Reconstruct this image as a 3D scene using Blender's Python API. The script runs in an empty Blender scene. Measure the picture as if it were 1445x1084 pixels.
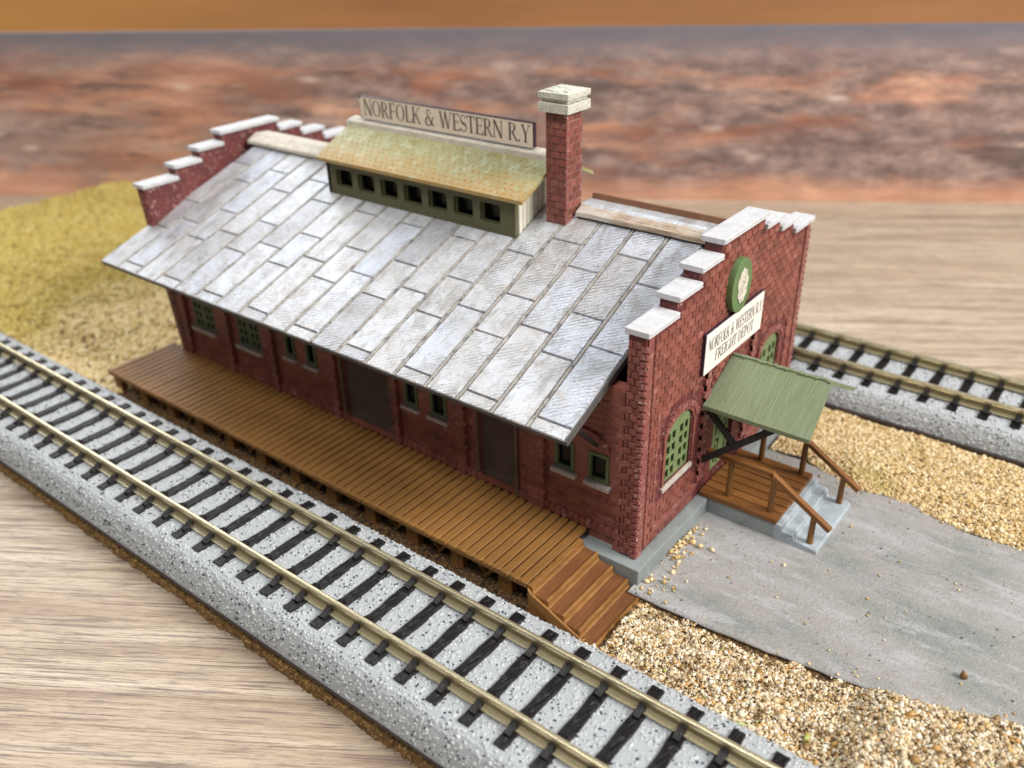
import bpy, math, random
import numpy as np
from mathutils import Vector, Matrix
from mathutils.geometry import tessellate_polygon

# one Blender unit = one millimetre of the model
random.seed(7)
RNG = np.random.default_rng(11)
SC = bpy.context.scene
COL = SC.collection

# ------------------------------------------------------------------ camera
YAW, PITCH, ROLL = 0.67095, -0.51456, -0.02547
CAM = Vector((43.911, -80.079, 80.904))
fw = Vector((-math.sin(YAW) * math.cos(PITCH), math.cos(YAW) * math.cos(PITCH), math.sin(PITCH)))
r0 = Vector((math.cos(YAW), math.sin(YAW), 0))
u0 = r0.cross(fw)
rt = r0 * math.cos(ROLL) + u0 * math.sin(ROLL)
up = -r0 * math.sin(ROLL) + u0 * math.cos(ROLL)
cd = bpy.data.cameras.new('camera')
cam = bpy.data.objects.new('camera', cd)
COL.objects.link(cam)
M = Matrix((rt, up, -fw)).transposed().to_4x4()
M.translation = CAM
cam.matrix_world = M
cd.sensor_width = 36.0
cd.lens = 31.2526
cd.clip_start = 1.0
cd.clip_end = 6000.0
cd.dof.use_dof = True
cd.dof.focus_distance = 109.0
cd.dof.aperture_fstop = 0.026
SC.camera = cam

# ------------------------------------------------------------------ light
W = bpy.data.worlds.new('World')
SC.world = W
W.use_nodes = True
bg = W.node_tree.nodes['Background']
# a lit room: pale ceiling overhead, dim walls towards the horizon
_tc = W.node_tree.nodes.new('ShaderNodeTexCoord')
_sp = W.node_tree.nodes.new('ShaderNodeSeparateXYZ')
_rp = W.node_tree.nodes.new('ShaderNodeValToRGB')
W.node_tree.links.new(_tc.outputs['Generated'], _sp.inputs[0])
W.node_tree.links.new(_sp.outputs['Z'], _rp.inputs[0])
W.node_tree.links.new(_rp.outputs[0], bg.inputs[0])
_e = _rp.color_ramp.elements
_e[0].position, _e[0].color = 0.0, (0.11, 0.108, 0.105, 1)
_e[1].position, _e[1].color = 1.0, (1.0, 1.0, 1.0, 1)
_m = _e.new(0.35)
_m.color = (0.30, 0.305, 0.31, 1)
bg.inputs[1].default_value = 0.35


def area_light(name, direction, dist, size, energy, col, target=(-35, 10, 10)):
    ld = bpy.data.lights.new(name, 'AREA')
    ld.shape = 'RECTANGLE'
    ld.size, ld.size_y = size
    ld.energy = energy
    ld.color = col
    o = bpy.data.objects.new(name, ld)
    COL.objects.link(o)
    d = Vector(direction).normalized()
    o.location = Vector(target) + d * dist
    o.rotation_euler = (-d).to_track_quat('-Z', 'Y').to_euler()
    return o


area_light('window_light', (0.79, 0.13, 0.58), 640, (260, 200), 4.3e6, (1.0, 0.96, 0.90))
area_light('far_window_light', (-0.77, 0.39, 0.51), 460, (320, 190), 8.0e5, (0.95, 0.98, 1.0), (-70, -22, 5))
area_light('ceiling_light', (0.05, -0.42, 0.91), 700, (240, 170), 2.3e6, (1.0, 0.985, 0.95))

SC.view_settings.view_transform = 'Standard'
SC.view_settings.look = 'None'
SC.view_settings.exposure = 0.33
SC.view_settings.gamma = 1.0
SC.render.engine = 'CYCLES'


# ------------------------------------------------------------------ materials
def lin(c):
    return tuple((x / 12.92 if x <= 0.04045 else ((x + 0.055) / 1.055) ** 2.4) for x in c)


class NT:
    """small helper round a node tree"""

    def __init__(self, name):
        self.m = bpy.data.materials.new(name)
        self.m.use_nodes = True
        self.t = self.m.node_tree
        self.b = self.t.nodes['Principled BSDF']
        self.tc = self.t.nodes.new('ShaderNodeTexCoord')

    def n(self, typ, **kw):
        x = self.t.nodes.new(typ)
        for k, v in kw.items():
            setattr(x, k, v)
        return x

    def l(self, a, b):
        self.t.links.new(a, b)

    def coord(self, scale=(1, 1, 1), rot=(0, 0, 0)):
        mp = self.n('ShaderNodeMapping')
        self.l(self.tc.outputs['Object'], mp.inputs[0])
        mp.inputs['Scale'].default_value = scale
        mp.inputs['Rotation'].default_value = rot
        return mp.outputs[0]

    def noise(self, co, scale, detail=4, rough=0.6, dist=0.0):
        x = self.n('ShaderNodeTexNoise')
        self.l(co, x.inputs['Vector'])
        x.inputs['Scale'].default_value = scale
        x.inputs['Detail'].default_value = detail
        x.inputs['Roughness'].default_value = rough
        x.inputs['Distortion'].default_value = dist
        return x.outputs[0]

    def ramp(self, fac, stops):
        x = self.n('ShaderNodeValToRGB')
        self.l(fac, x.inputs[0])
        e = x.color_ramp.elements
        while len(e) < len(stops):
            e.new(0.5)
        for i, (p, c) in enumerate(stops):
            e[i].position = p
            e[i].color = (*c, 1) if len(c) == 3 else c
        return x.outputs[0]

    def grey(self, fac, a, b, lo=0.0, hi=1.0):
        return self.ramp(fac, [(a, (lo,) * 3), (b, (hi,) * 3)])

    def mix(self, fac, a, b, mode='MIX'):
        x = self.n('ShaderNodeMix', data_type='RGBA', blend_type=mode)
        for k, v in ((0, fac), (6, a), (7, b)):
            if hasattr(v, 'is_output'):
                self.l(v, x.inputs[k])
            elif k == 0:
                x.inputs[0].default_value = v
            else:
                x.inputs[k].default_value = (*v, 1)
        return x.outputs[2]

    def math(self, op, a, b=0.0):
        x = self.n('ShaderNodeMath', operation=op)
        for i, v in enumerate((a, b)):
            if hasattr(v, 'is_output'):
                self.l(v, x.inputs[i])
            else:
                x.inputs[i].default_value = v
        return x.outputs[0]

    def bump(self, h, dist=0.1, strength=1.0, prev=None):
        x = self.n('ShaderNodeBump')
        self.l(h, x.inputs['Height'])
        x.inputs['Distance'].default_value = dist
        x.inputs['Strength'].default_value = strength
        if prev is not None:
            self.l(prev, x.inputs['Normal'])
        return x.outputs[0]

    def fin(self, color=None, rough=0.6, metal=0.0, normal=None, spec=0.5):
        if color is not None:
            if hasattr(color, 'is_output'):
                self.l(color, self.b.inputs['Base Color'])
            else:
                self.b.inputs['Base Color'].default_value = (*color, 1)
        if hasattr(rough, 'is_output'):
            self.l(rough, self.b.inputs['Roughness'])
        else:
            self.b.inputs['Roughness'].default_value = rough
        self.b.inputs['Metallic'].default_value = metal
        self.b.inputs['Specular IOR Level'].default_value = spec
        if normal is not None:
            self.l(normal, self.b.inputs['Normal'])
        return self.m


def painted(name, c1, c2, scale=0.35, rough=0.6, fine=4.0, bump=0.04, dust=None, dust_at=(0.6, 0.75), spec=0.4, worn=None, chips=None, vary=0.0):
    """brush painted plastic: two tones, fine bump, optional dust blotches and worn light edges"""
    t = NT(name)
    co = t.coord()
    n1 = t.noise(co, scale, 5, 0.65)
    n2 = t.noise(co, fine, 4, 0.7)
    c = t.mix(t.grey(n1, 0.32, 0.68), c1, c2)
    if dust:
        c = t.mix(t.grey(t.noise(co, scale * 2.7, 6, 0.75), *dust_at), c, dust)
    if vary:
        gi = t.n('ShaderNodeNewGeometry')
        c = t.mix(1.0, c, t.ramp(gi.outputs['Random Per Island'], [(0.0, (1 - vary,) * 3), (0.5, (1.0, 1.0, 1.0)), (1.0, (1 + vary * 0.5, 1 + vary, 1 + vary))]), 'MULTIPLY')
    if chips:
        c = t.mix(t.math('MULTIPLY', t.grey(t.noise(co, 1.6, 5, 0.8), 0.66, 0.71), 0.6), c, chips)
    if worn:
        g = t.n('ShaderNodeNewGeometry')
        f = t.math('MULTIPLY', t.grey(g.outputs['Pointiness'], 0.53, 0.62), t.grey(n2, 0.4, 0.6))
        c = t.mix(f, c, worn)
    return t.fin(c, rough, 0, t.bump(n2, bump), spec)


RED1, RED2 = (0.285, 0.082, 0.058), (0.175, 0.052, 0.041)
PALE = (0.40, 0.25, 0.22)
mats = {}
mats['brick'] = painted('red_brick_paint', RED1, RED2, 0.25, 0.5, 5.0, 0.05, (0.42, 0.19, 0.165), (0.56, 0.76), 0.5, None, (0.48, 0.27, 0.25), 0.28)
mats['mortar'] = painted('brick_joint_paint', (0.15, 0.030, 0.028), (0.085, 0.02, 0.02), 0.5, 0.6, 5.0, 0.05, (0.50, 0.33, 0.30), (0.57, 0.66))
mats['palejoint'] = painted('pale_joint_paint', (0.40, 0.24, 0.21), (0.12, 0.035, 0.032), 0.45, 0.6, 5.0, 0.05)
mats['dusty_brick'] = painted('dusty_brick_paint', (0.27, 0.085, 0.07), (0.20, 0.06, 0.052), 0.5, 0.55, 5.0, 0.06, (0.52, 0.33, 0.30), (0.54, 0.68), 0.4, None, (0.62, 0.47, 0.44))
mats['cap'] = painted('coping_whitewash', (0.60, 0.605, 0.63), (0.48, 0.48, 0.50), 0.8, 0.6, 6.0, 0.03, (0.40, 0.36, 0.33), (0.62, 0.75))
mats['chimcap'] = painted('chimney_cap_paint', (0.70, 0.69, 0.61), (0.54, 0.53, 0.46), 1.2, 0.7, 3.0, 0.2, (0.10, 0.09, 0.07), (0.57, 0.62))
mats['found'] = painted('foundation_grey', (0.27, 0.30, 0.30), (0.20, 0.225, 0.23), 0.3, 0.6, 4.0, 0.04, (0.42, 0.43, 0.42), (0.62, 0.78))
mats['step'] = painted('step_grey', (0.36, 0.41, 0.45), (0.28, 0.32, 0.355), 0.7, 0.6, 4.0, 0.05, (0.60, 0.62, 0.62), (0.56, 0.68))
mats['green'] = painted('sage_green_paint', (0.19, 0.25, 0.115), (0.14, 0.19, 0.08), 0.5, 0.55, 5.0, 0.03, (0.30, 0.34, 0.18), (0.66, 0.8))
mats['wgreen'] = painted('window_green_paint', (0.115, 0.155, 0.075), (0.08, 0.11, 0.055), 0.8, 0.5, 5.0, 0.02)
mats['olive'] = painted('olive_paint', (0.11, 0.11, 0.052), (0.085, 0.085, 0.042), 0.4, 0.4, 4.0, 0.04, (0.2, 0.17, 0.08), (0.68, 0.8))
mats['cream'] = painted('cream_siding', (0.72, 0.70, 0.60), (0.60, 0.58, 0.48), 0.8, 0.6, 5.0, 0.02)
mats['black'] = painted('black_paint', (0.012, 0.011, 0.011), (0.02, 0.018, 0.018), 0.8, 0.4, 4.0, 0.03)
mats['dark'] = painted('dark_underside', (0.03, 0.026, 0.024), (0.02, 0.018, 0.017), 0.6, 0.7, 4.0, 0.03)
mats['darkwood'] = painted('weathered_door', (0.17, 0.105, 0.075), (0.115, 0.07, 0.052), 0.4, 0.6, 4.0, 0.03)
mats['sill'] = painted('sill_stone', (0.55, 0.50, 0.46), (0.38, 0.30, 0.27), 0.9, 0.6, 5.0, 0.04)
mats['sign'] = painted('sign_card', (0.86, 0.82, 0.76), (0.82, 0.78, 0.72), 0.3, 0.5, 3.0, 0.0)
mats['signold'] = painted('sign_card_old', (0.80, 0.70, 0.58), (0.74, 0.64, 0.53), 0.3, 0.5, 3.0, 0.0)
mats['ink'] = painted('sign_ink', (0.07, 0.06, 0.055), (0.11, 0.10, 0.09), 1.5, 0.6, 3.0, 0.0)
mats['signedge'] = painted('sign_edge', (0.03, 0.015, 0.03), (0.05, 0.03, 0.05), 0.8, 0.4, 3.0, 0.0)
mats['emblem'] = painted('emblem_green', (0.125, 0.21, 0.08), (0.10, 0.17, 0.065), 0.6, 0.5, 4.0, 0.03)
mats['paper'] = painted('emblem_cream', (0.70, 0.66, 0.58), (0.55, 0.50, 0.42), 1.0, 0.6, 3.0, 0.03)
mats['pencil'] = painted('emblem_grey', (0.33, 0.28, 0.23), (0.26, 0.22, 0.18), 1.0, 0.6, 3.0, 0.0)
mats['fibre'] = painted('frayed_fibre', (0.26, 0.14, 0.045), (0.09, 0.045, 0.018), 0.8, 0.9, 2.5, 0.3, (0.52, 0.33, 0.12), (0.52, 0.62))
mats['shaft'] = painted('fibreboard', (0.10, 0.05, 0.02), (0.045, 0.024, 0.012), 0.9, 0.9, 2.5, 0.25, (0.42, 0.25, 0.08), (0.52, 0.64))


def glass():
    t = NT('window_glass')
    return t.fin((0.006, 0.009, 0.008), 0.25, 0, None, 0.25)


mats['glass'] = glass()


def wood_paint(name, c1, c2, axis):
    """brown brushed paint on printed planks, streaks run along the given axis"""
    t = NT(name)
    s = [3.0, 3.0, 3.0]
    s[axis] = 0.35
    co = t.coord(tuple(s))
    n = t.noise(co, 1.2, 5, 0.65)
    n2 = t.noise(t.coord(), 6.0, 3, 0.6)
    n3 = t.noise(t.coord(), 0.12, 3, 0.5)
    c = t.mix(t.grey(n, 0.3, 0.7), c1, c2)
    c = t.mix(t.grey(n3, 0.35, 0.65, 0.0, 0.35), c, tuple(x * 0.55 for x in c2))
    b = t.bump(n2, 0.05, 0.6, t.bump(n, 0.06))
    return t.fin(c, t.grey(n2, 0.3, 0.7, 0.42, 0.62), 0, b, 0.28)


BR1, BR2 = (0.275, 0.132, 0.036), (0.19, 0.09, 0.026)
mats['plank'] = wood_paint('brown_plank_paint', BR1, BR2, 1)
mats['timber'] = wood_paint('brown_timber_paint', BR1, (0.13, 0.055, 0.018), 2)
mats['stepwood'] = wood_paint('brown_step_paint', (0.31, 0.145, 0.038), (0.21, 0.095, 0.028), 1)
mats['shadedtread'] = wood_paint('shaded_tread_brown', (0.21, 0.085, 0.03), (0.13, 0.052, 0.02), 1)  # darker brown puts the shade of the treads into the colour
mats['porchwood'] = wood_paint('porch_plank_paint', (0.26, 0.108, 0.03), (0.17, 0.07, 0.02), 0)


def roof_silver():
    t = NT('silver_roof_paint')
    co = t.coord()
    wv = t.n('ShaderNodeTexWave')
    t.l(t.coord((1, 1, 1), (0, 0, math.radians(58))), wv.inputs['Vector'])
    for k, v in (('Scale', 0.62), ('Distortion', 5.0), ('Detail', 4.0), ('Detail Scale', 0.9), ('Detail Roughness', 0.7)):
        wv.inputs[k].default_value = v
    streak = t.math('ADD', t.math('MULTIPLY', t.math('MULTIPLY', wv.outputs['Fac'], t.grey(t.noise(co, 0.35, 3), 0.35, 0.65)), 0.32), t.math('MULTIPLY', t.noise(co, 1.3, 5, 0.75), 0.70))
    fine = t.noise(co, 3.8, 4, 0.75)
    blot = t.noise(co, 0.16, 5, 0.65)
    blot2 = t.noise(co, 0.42, 5, 0.7)
    c = t.mix(t.grey(blot, 0.38, 0.66), (0.74, 0.77, 0.83), (0.62, 0.62, 0.63))
    c = t.mix(t.math('MULTIPLY', t.grey(blot2, 0.53, 0.70), 0.5), c, (0.56, 0.45, 0.35))
    c = t.mix(t.math('MULTIPLY', t.grey(streak, 0.50, 0.36), 0.5), c, (0.36, 0.35, 0.345))
    c = t.mix(t.math('MULTIPLY', t.grey(fine, 0.62, 0.75), 0.6), c, (0.92, 0.93, 0.98))
    g = t.n('ShaderNodeNewGeometry')
    rnd = g.outputs['Random Per Island']
    c = t.mix(1.0, c, t.ramp(rnd, [(0.0, (0.74, 0.74, 0.76)), (0.25, (0.92, 0.91, 0.90)), (0.6, (1.0, 1.0, 1.0)), (1.0, (0.90, 0.93, 1.0))]), 'MULTIPLY')
    grime = t.noise(t.coord((1.0, 0.35, 0.35)), 0.55, 5, 0.7)
    c = t.mix(t.math('MULTIPLY', t.grey(grime, 0.52, 0.68), 0.6), c, (0.30, 0.275, 0.26))
    b = t.bump(fine, 0.09, 0.7, t.bump(streak, 0.42))
    return t.fin(c, t.grey(fine, 0.3, 0.7, 0.28, 0.46), 0.55, b, 0.5)


mats['roof'] = roof_silver()
mats['seam'] = painted('roof_seam', (0.46, 0.43, 0.39), (0.26, 0.24, 0.22), 0.5, 0.5, 3.0, 0.08, (0.07, 0.065, 0.065), (0.52, 0.62))
mats['groove'] = painted('roof_groove', (0.055, 0.052, 0.052), (0.11, 0.10, 0.098), 0.3, 0.6, 3.0, 0.05)


def ridge_wood():
    t = NT('ridge_board_wood')
    co = t.coord((0.10, 3.0, 3.0))
    n = t.noise(co, 2.2, 5, 0.7)
    c = t.ramp(n, [(0.3, (0.10, 0.065, 0.045)), (0.5, (0.42, 0.31, 0.22)), (0.7, (0.62, 0.55, 0.47))])
    c = t.mix(t.grey(t.noise(t.coord(), 0.25, 4), 0.45, 0.6, 0, 0.6), c, (0.66, 0.64, 0.60))
    return t.fin(c, 0.6, 0, t.bump(n, 0.15))


mats['ridge'] = ridge_wood()
mats['ridgebrown'] = painted('ridge_brown', (0.24, 0.115, 0.06), (0.16, 0.075, 0.042), 0.3, 0.6, 3.0, 0.06)
mats['ridgewhite'] = painted('ridge_whitewash', (0.70, 0.66, 0.58), (0.52, 0.46, 0.38), 0.8, 0.65, 3.0, 0.15, (0.30, 0.25, 0.2), (0.64, 0.75))


def green_roof():
    t = NT('rusty_green_roof')
    co = t.coord()
    sep = t.n('ShaderNodeSeparateXYZ')
    t.l(t.tc.outputs['Object'], sep.inputs[0])
    n = t.noise(co, 0.30, 5, 0.7)
    n2 = t.noise(co, 1.2, 5, 0.7)
    edge = t.n('ShaderNodeMapRange')
    t.l(sep.outputs['Y'], edge.inputs[0])
    for i, v in ((1, 15.0), (2, 21.0), (3, 1.0), (4, 0.0)):
        edge.inputs[i].default_value = v
    c = t.mix(t.grey(n, 0.35, 0.65), (0.36, 0.37, 0.21), (0.27, 0.24, 0.095))
    c = t.mix(t.grey(t.noise(co, 0.55, 3), 0.52, 0.62, 0, 0.6), c, (0.45, 0.47, 0.33))
    rust = t.math('MULTIPLY', t.grey(t.math('ADD', n2, t.math('MULTIPLY', edge.outputs[0], 0.28)), 0.52, 0.78), 0.85)
    c = t.mix(rust, c, (0.40, 0.24, 0.075))
    return t.fin(c, 0.5, 0, t.bump(n2, 0.08), 0.5)


mats['groof'] = green_roof()


def canopy_green():
    t = NT('canopy_green_paint')
    co = t.coord((2.2, 0.25, 0.25))
    n = t.noise(co, 1.0, 5, 0.7)
    n2 = t.noise(t.coord(), 2.5, 4, 0.7)
    c = t.mix(t.grey(n, 0.3, 0.7), (0.195, 0.235, 0.145), (0.15, 0.18, 0.095))
    c = t.mix(t.grey(n2, 0.62, 0.75, 0, 0.5), c, (0.33, 0.36, 0.27))
    return t.fin(c, 0.5, 0, t.bump(n2, 0.05, 0.5, t.bump(n, 0.12)), 0.4)


mats['canopy'] = canopy_green()


def rail_metal():
    t = NT('nickel_silver_rail')
    n = t.noise(t.coord((0.3, 6, 6)), 2.0, 4, 0.6)
    c = t.mix(t.grey(n, 0.3, 0.7), (0.74, 0.66, 0.45), (0.62, 0.54, 0.35))
    return t.fin(c, t.grey(n, 0.3, 0.7, 0.22, 0.36), 0.8, t.bump(n, 0.03))


mats['rail'] = rail_metal()
mats['shadedweb'] = painted('shaded_rail_web', (0.21, 0.17, 0.085), (0.13, 0.105, 0.055), 0.4, 0.45, 4.0, 0.03)  # shade on the web painted in; same metal as head and foot


def sleeper_plastic():
    t = NT('sleeper_plastic')
    n = t.noise(t.coord((2.6, 0.3, 1.0)), 1.5, 4, 0.6, 0.8)
    c = t.mix(t.grey(n, 0.3, 0.7), (0.005, 0.004, 0.005), (0.011, 0.009, 0.010))
    return t.fin(c, 0.30, 0, t.bump(n, 0.30), 0.32)


mats['sleeper'] = sleeper_plastic()


def grains(name, stops, rough=0.5, spec=0.4, glassy=0.0, tint=None, tint_at=(0.5, 0.7), tint_scale=0.08, sss=0.0):
    """loose grains: every grain takes its own colour"""
    t = NT(name)
    g = t.n('ShaderNodeNewGeometry')
    c = t.ramp(g.outputs['Random Per Island'], stops)
    if tint:
        c = t.mix(t.grey(t.noise(t.coord(), tint_scale, 4, 0.6), *tint_at), c, tint)
    n = t.noise(t.coord(), 3.0, 3, 0.6)
    c = t.mix(t.grey(n, 0.35, 0.7, 0.0, 0.3), c, (0.9, 0.85, 0.75), 'MULTIPLY')
    t.b.inputs['Subsurface Weight'].default_value = sss
    t.b.inputs['Subsurface Radius'].default_value = (0.5, 0.4, 0.25)
    t.b.inputs['Subsurface Scale'].default_value = 0.6
    return t.fin(c, rough, 0, t.bump(n, 0.08), spec)


mats['ballast'] = grains('ballast_grains', [(0.0, (0.39, 0.415, 0.435)),
                                            (0.5, (0.42, 0.445, 0.46)), (0.94, (0.46, 0.48, 0.495)), (0.99, (0.58, 0.60, 0.61))], 0.36, 0.5)
mats['fleck'] = grains('dark_flecks', [(0.0, (0.012, 0.015, 0.028)), (0.6, (0.03, 0.038, 0.06)), (1.0, (0.12, 0.135, 0.17))], 0.4, 0.4)
mats['bedbase'] = painted('ballast_plastic', (0.37, 0.395, 0.42), (0.43, 0.455, 0.475), 1.5, 0.4, 4.0, 0.15)
mats['bedskirt'] = painted('roadbed_skirt', (0.03, 0.024, 0.022), (0.05, 0.035, 0.03), 0.6, 0.5, 4.0, 0.05)
SAND = [(0.0, (0.09, 0.05, 0.02)), (0.10, (0.24, 0.14, 0.05)), (0.20, (0.52, 0.29, 0.085)), (0.30, (0.54, 0.40, 0.21)), (0.55, (0.62, 0.51, 0.34)), (0.8, (0.72, 0.63, 0.48)), (0.975, (0.85, 0.80, 0.71)), (1.0, (0.30, 0.36, 0.04))]
mats['gravel'] = grains('tan_gravel', SAND, 0.35, 0.5, tint=(0.20, 0.12, 0.045), tint_at=(0.55, 0.66), tint_scale=0.42)
mats['gravelgold'] = grains('golden_gravel', [(0.0, (0.20, 0.11, 0.035)), (0.14, (0.40, 0.25, 0.08)), (0.4, (0.56, 0.40, 0.18)), (0.7, (0.64, 0.50, 0.28)), (1.0, (0.76, 0.66, 0.48))], 0.4, 0.5,
                            tint=(0.42, 0.33, 0.10), tint_at=(0.56, 0.76))
mats['shadedsoil'] = painted('shaded_dark_soil', (0.05, 0.028, 0.014), (0.022, 0.013, 0.008), 0.8, 0.9, 2.0, 0.3)  # near-black colour with the shade under the platform painted in
mats['soil'] = painted('glued_soil', (0.34, 0.23, 0.10), (0.16, 0.10, 0.04), 0.6, 0.9, 2.0, 0.3, (0.38, 0.26, 0.11), (0.5, 0.65))


def turf():
    t = NT('turf_flock')
    g = t.n('ShaderNodeNewGeometry')
    sep = t.n('ShaderNodeSeparateXYZ')
    t.l(g.outputs['Position'], sep.inputs[0])
    big = t.noise(t.coord(), 0.035, 4, 0.6)
    mr = t.n('ShaderNodeMapRange')
    t.l(sep.outputs['X'], mr.inputs[0])
    for i, v in ((1, -175.0), (2, -100.0), (3, 0.0), (4, 1.0)):
        mr.inputs[i].default_value = v
    f = t.grey(t.math('ADD', mr.outputs[0], t.math('MULTIPLY', t.math('SUBTRACT', big, 0.5), 1.3)), 0.30, 0.72)
    olive = t.ramp(g.outputs['Random Per Island'], [(0, (0.36, 0.265, 0.075)), (0.4, (0.47, 0.36, 0.10)), (0.75, (0.51, 0.40, 0.12)), (1, (0.55, 0.45, 0.20))])
    beige = t.ramp(g.outputs['Random Per Island'], [(0, (0.56, 0.42, 0.17)), (0.4, (0.70, 0.55, 0.28)), (0.75, (0.77, 0.63, 0.36)), (1, (0.80, 0.69, 0.46))])
    c = t.mix(f, olive, beige)
    c = t.mix(t.grey(t.noise(t.coord(), 0.09, 5, 0.7), 0.55, 0.72, 0, 0.6), c, (0.36, 0.22, 0.05))
    return t.fin(c, 0.85, 0, None, 0.2)


mats['turf'] = turf()


def road_paint():
    t = NT('grey_road_paint')
    co = t.coord((0.6, 1.5, 1.0), (0, 0, math.radians(12)))
    n = t.noise(co, 0.065, 6, 0.66, 0.15)
    n2 = t.noise(t.coord((0.35, 1.6, 1), (0, 0, math.radians(10))), 0.35, 5, 0.65)
    n3 = t.noise(t.coord(), 2.2, 4, 0.75)
    c = t.ramp(n, [(0.30, (0.17, 0.185, 0.18)), (0.40, (0.245, 0.255, 0.245)), (0.50, (0.32, 0.305, 0.295)), (0.60, (0.35, 0.35, 0.355)), (0.72, (0.235, 0.25, 0.25))])
    c = t.mix(t.grey(n2, 0.54, 0.62, 0, 0.4), c, (0.47, 0.48, 0.50))
    v = t.n('ShaderNodeTexVoronoi')
    t.l(t.coord(), v.inputs['Vector'])
    v.inputs['Scale'].default_value = 0.75
    pit = t.grey(v.outputs['Distance'], 0.04, 0.2, 1.0, 0.0)
    pits = t.math('MULTIPLY', pit, t.grey(t.noise(t.coord(), 0.22, 3), 0.5, 0.62))
    c = t.mix(t.math('MULTIPLY', pits, 0.7), c, (0.10, 0.10, 0.10))
    c = t.mix(t.grey(t.noise(t.coord(), 1.1, 5, 0.8), 0.56, 0.66, 0, 0.5), c, (0.15, 0.155, 0.16))
    c = t.mix(t.grey(t.noise(t.coord((1, 1, 1), (0.5, 0, 0)), 1.6, 4, 0.8), 0.60, 0.68, 0, 0.5), c, (0.55, 0.54, 0.53))
    b = t.bump(n3, 0.22, 1.0, t.bump(pits, -0.25))
    return t.fin(c, t.grey(n3, 0.3, 0.7, 0.42, 0.62), 0, b, 0.5)


mats['road'] = road_paint()


def table_wood():
    t = NT('table_laminate')
    a = math.radians(-33.0)
    co = t.coord((0.028, 0.55, 1.0), (0, 0, 0))
    rot = t.n('ShaderNodeVectorRotate', rotation_type='Z_AXIS')
    t.l(t.tc.outputs['Object'], rot.inputs['Vector'])
    rot.inputs['Angle'].default_value = a

    def stretched(sx, sy):
        mp = t.n('ShaderNodeMapping')
        t.l(rot.outputs[0], mp.inputs[0])
        mp.inputs['Scale'].default_value = (sx, sy, 1)
        return mp.outputs[0]

    n1 = t.noise(stretched(0.014, 0.30), 1.0, 6, 0.68, 0.35)
    n2 = t.noise(stretched(0.05, 1.9), 1.0, 5, 0.75, 0.25)
    n3 = t.noise(stretched(0.004, 0.055), 1.0, 3, 0.5)
    n4 = t.noise(stretched(0.35, 7.0), 1.0, 3, 0.7)
    c = t.ramp(n1, [(0.30, (0.20, 0.14, 0.10)), (0.40, (0.39, 0.30, 0.215)), (0.53, (0.53, 0.43, 0.325)), (0.70, (0.63, 0.54, 0.43))])
    c = t.mix(t.grey(n2, 0.54, 0.595, 0, 0.8), c, (0.17, 0.125, 0.105))
    c = t.mix(t.grey(n3, 0.46, 0.64, 0, 0.4), c, (0.40, 0.285, 0.195))
    c = t.mix(t.grey(n4, 0.52, 0.62, 0, 0.6), c, (0.20, 0.145, 0.115))
    c = t.mix(t.grey(t.noise(stretched(0.06, 3.2), 1.0, 4, 0.8, 0.2), 0.545, 0.575, 0, 0.75), c, (0.14, 0.10, 0.09))
    return t.fin(c, 0.5, 0, t.bump(n2, 0.08, 0.5), 0.4)


mats['table'] = table_wood()


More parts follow.
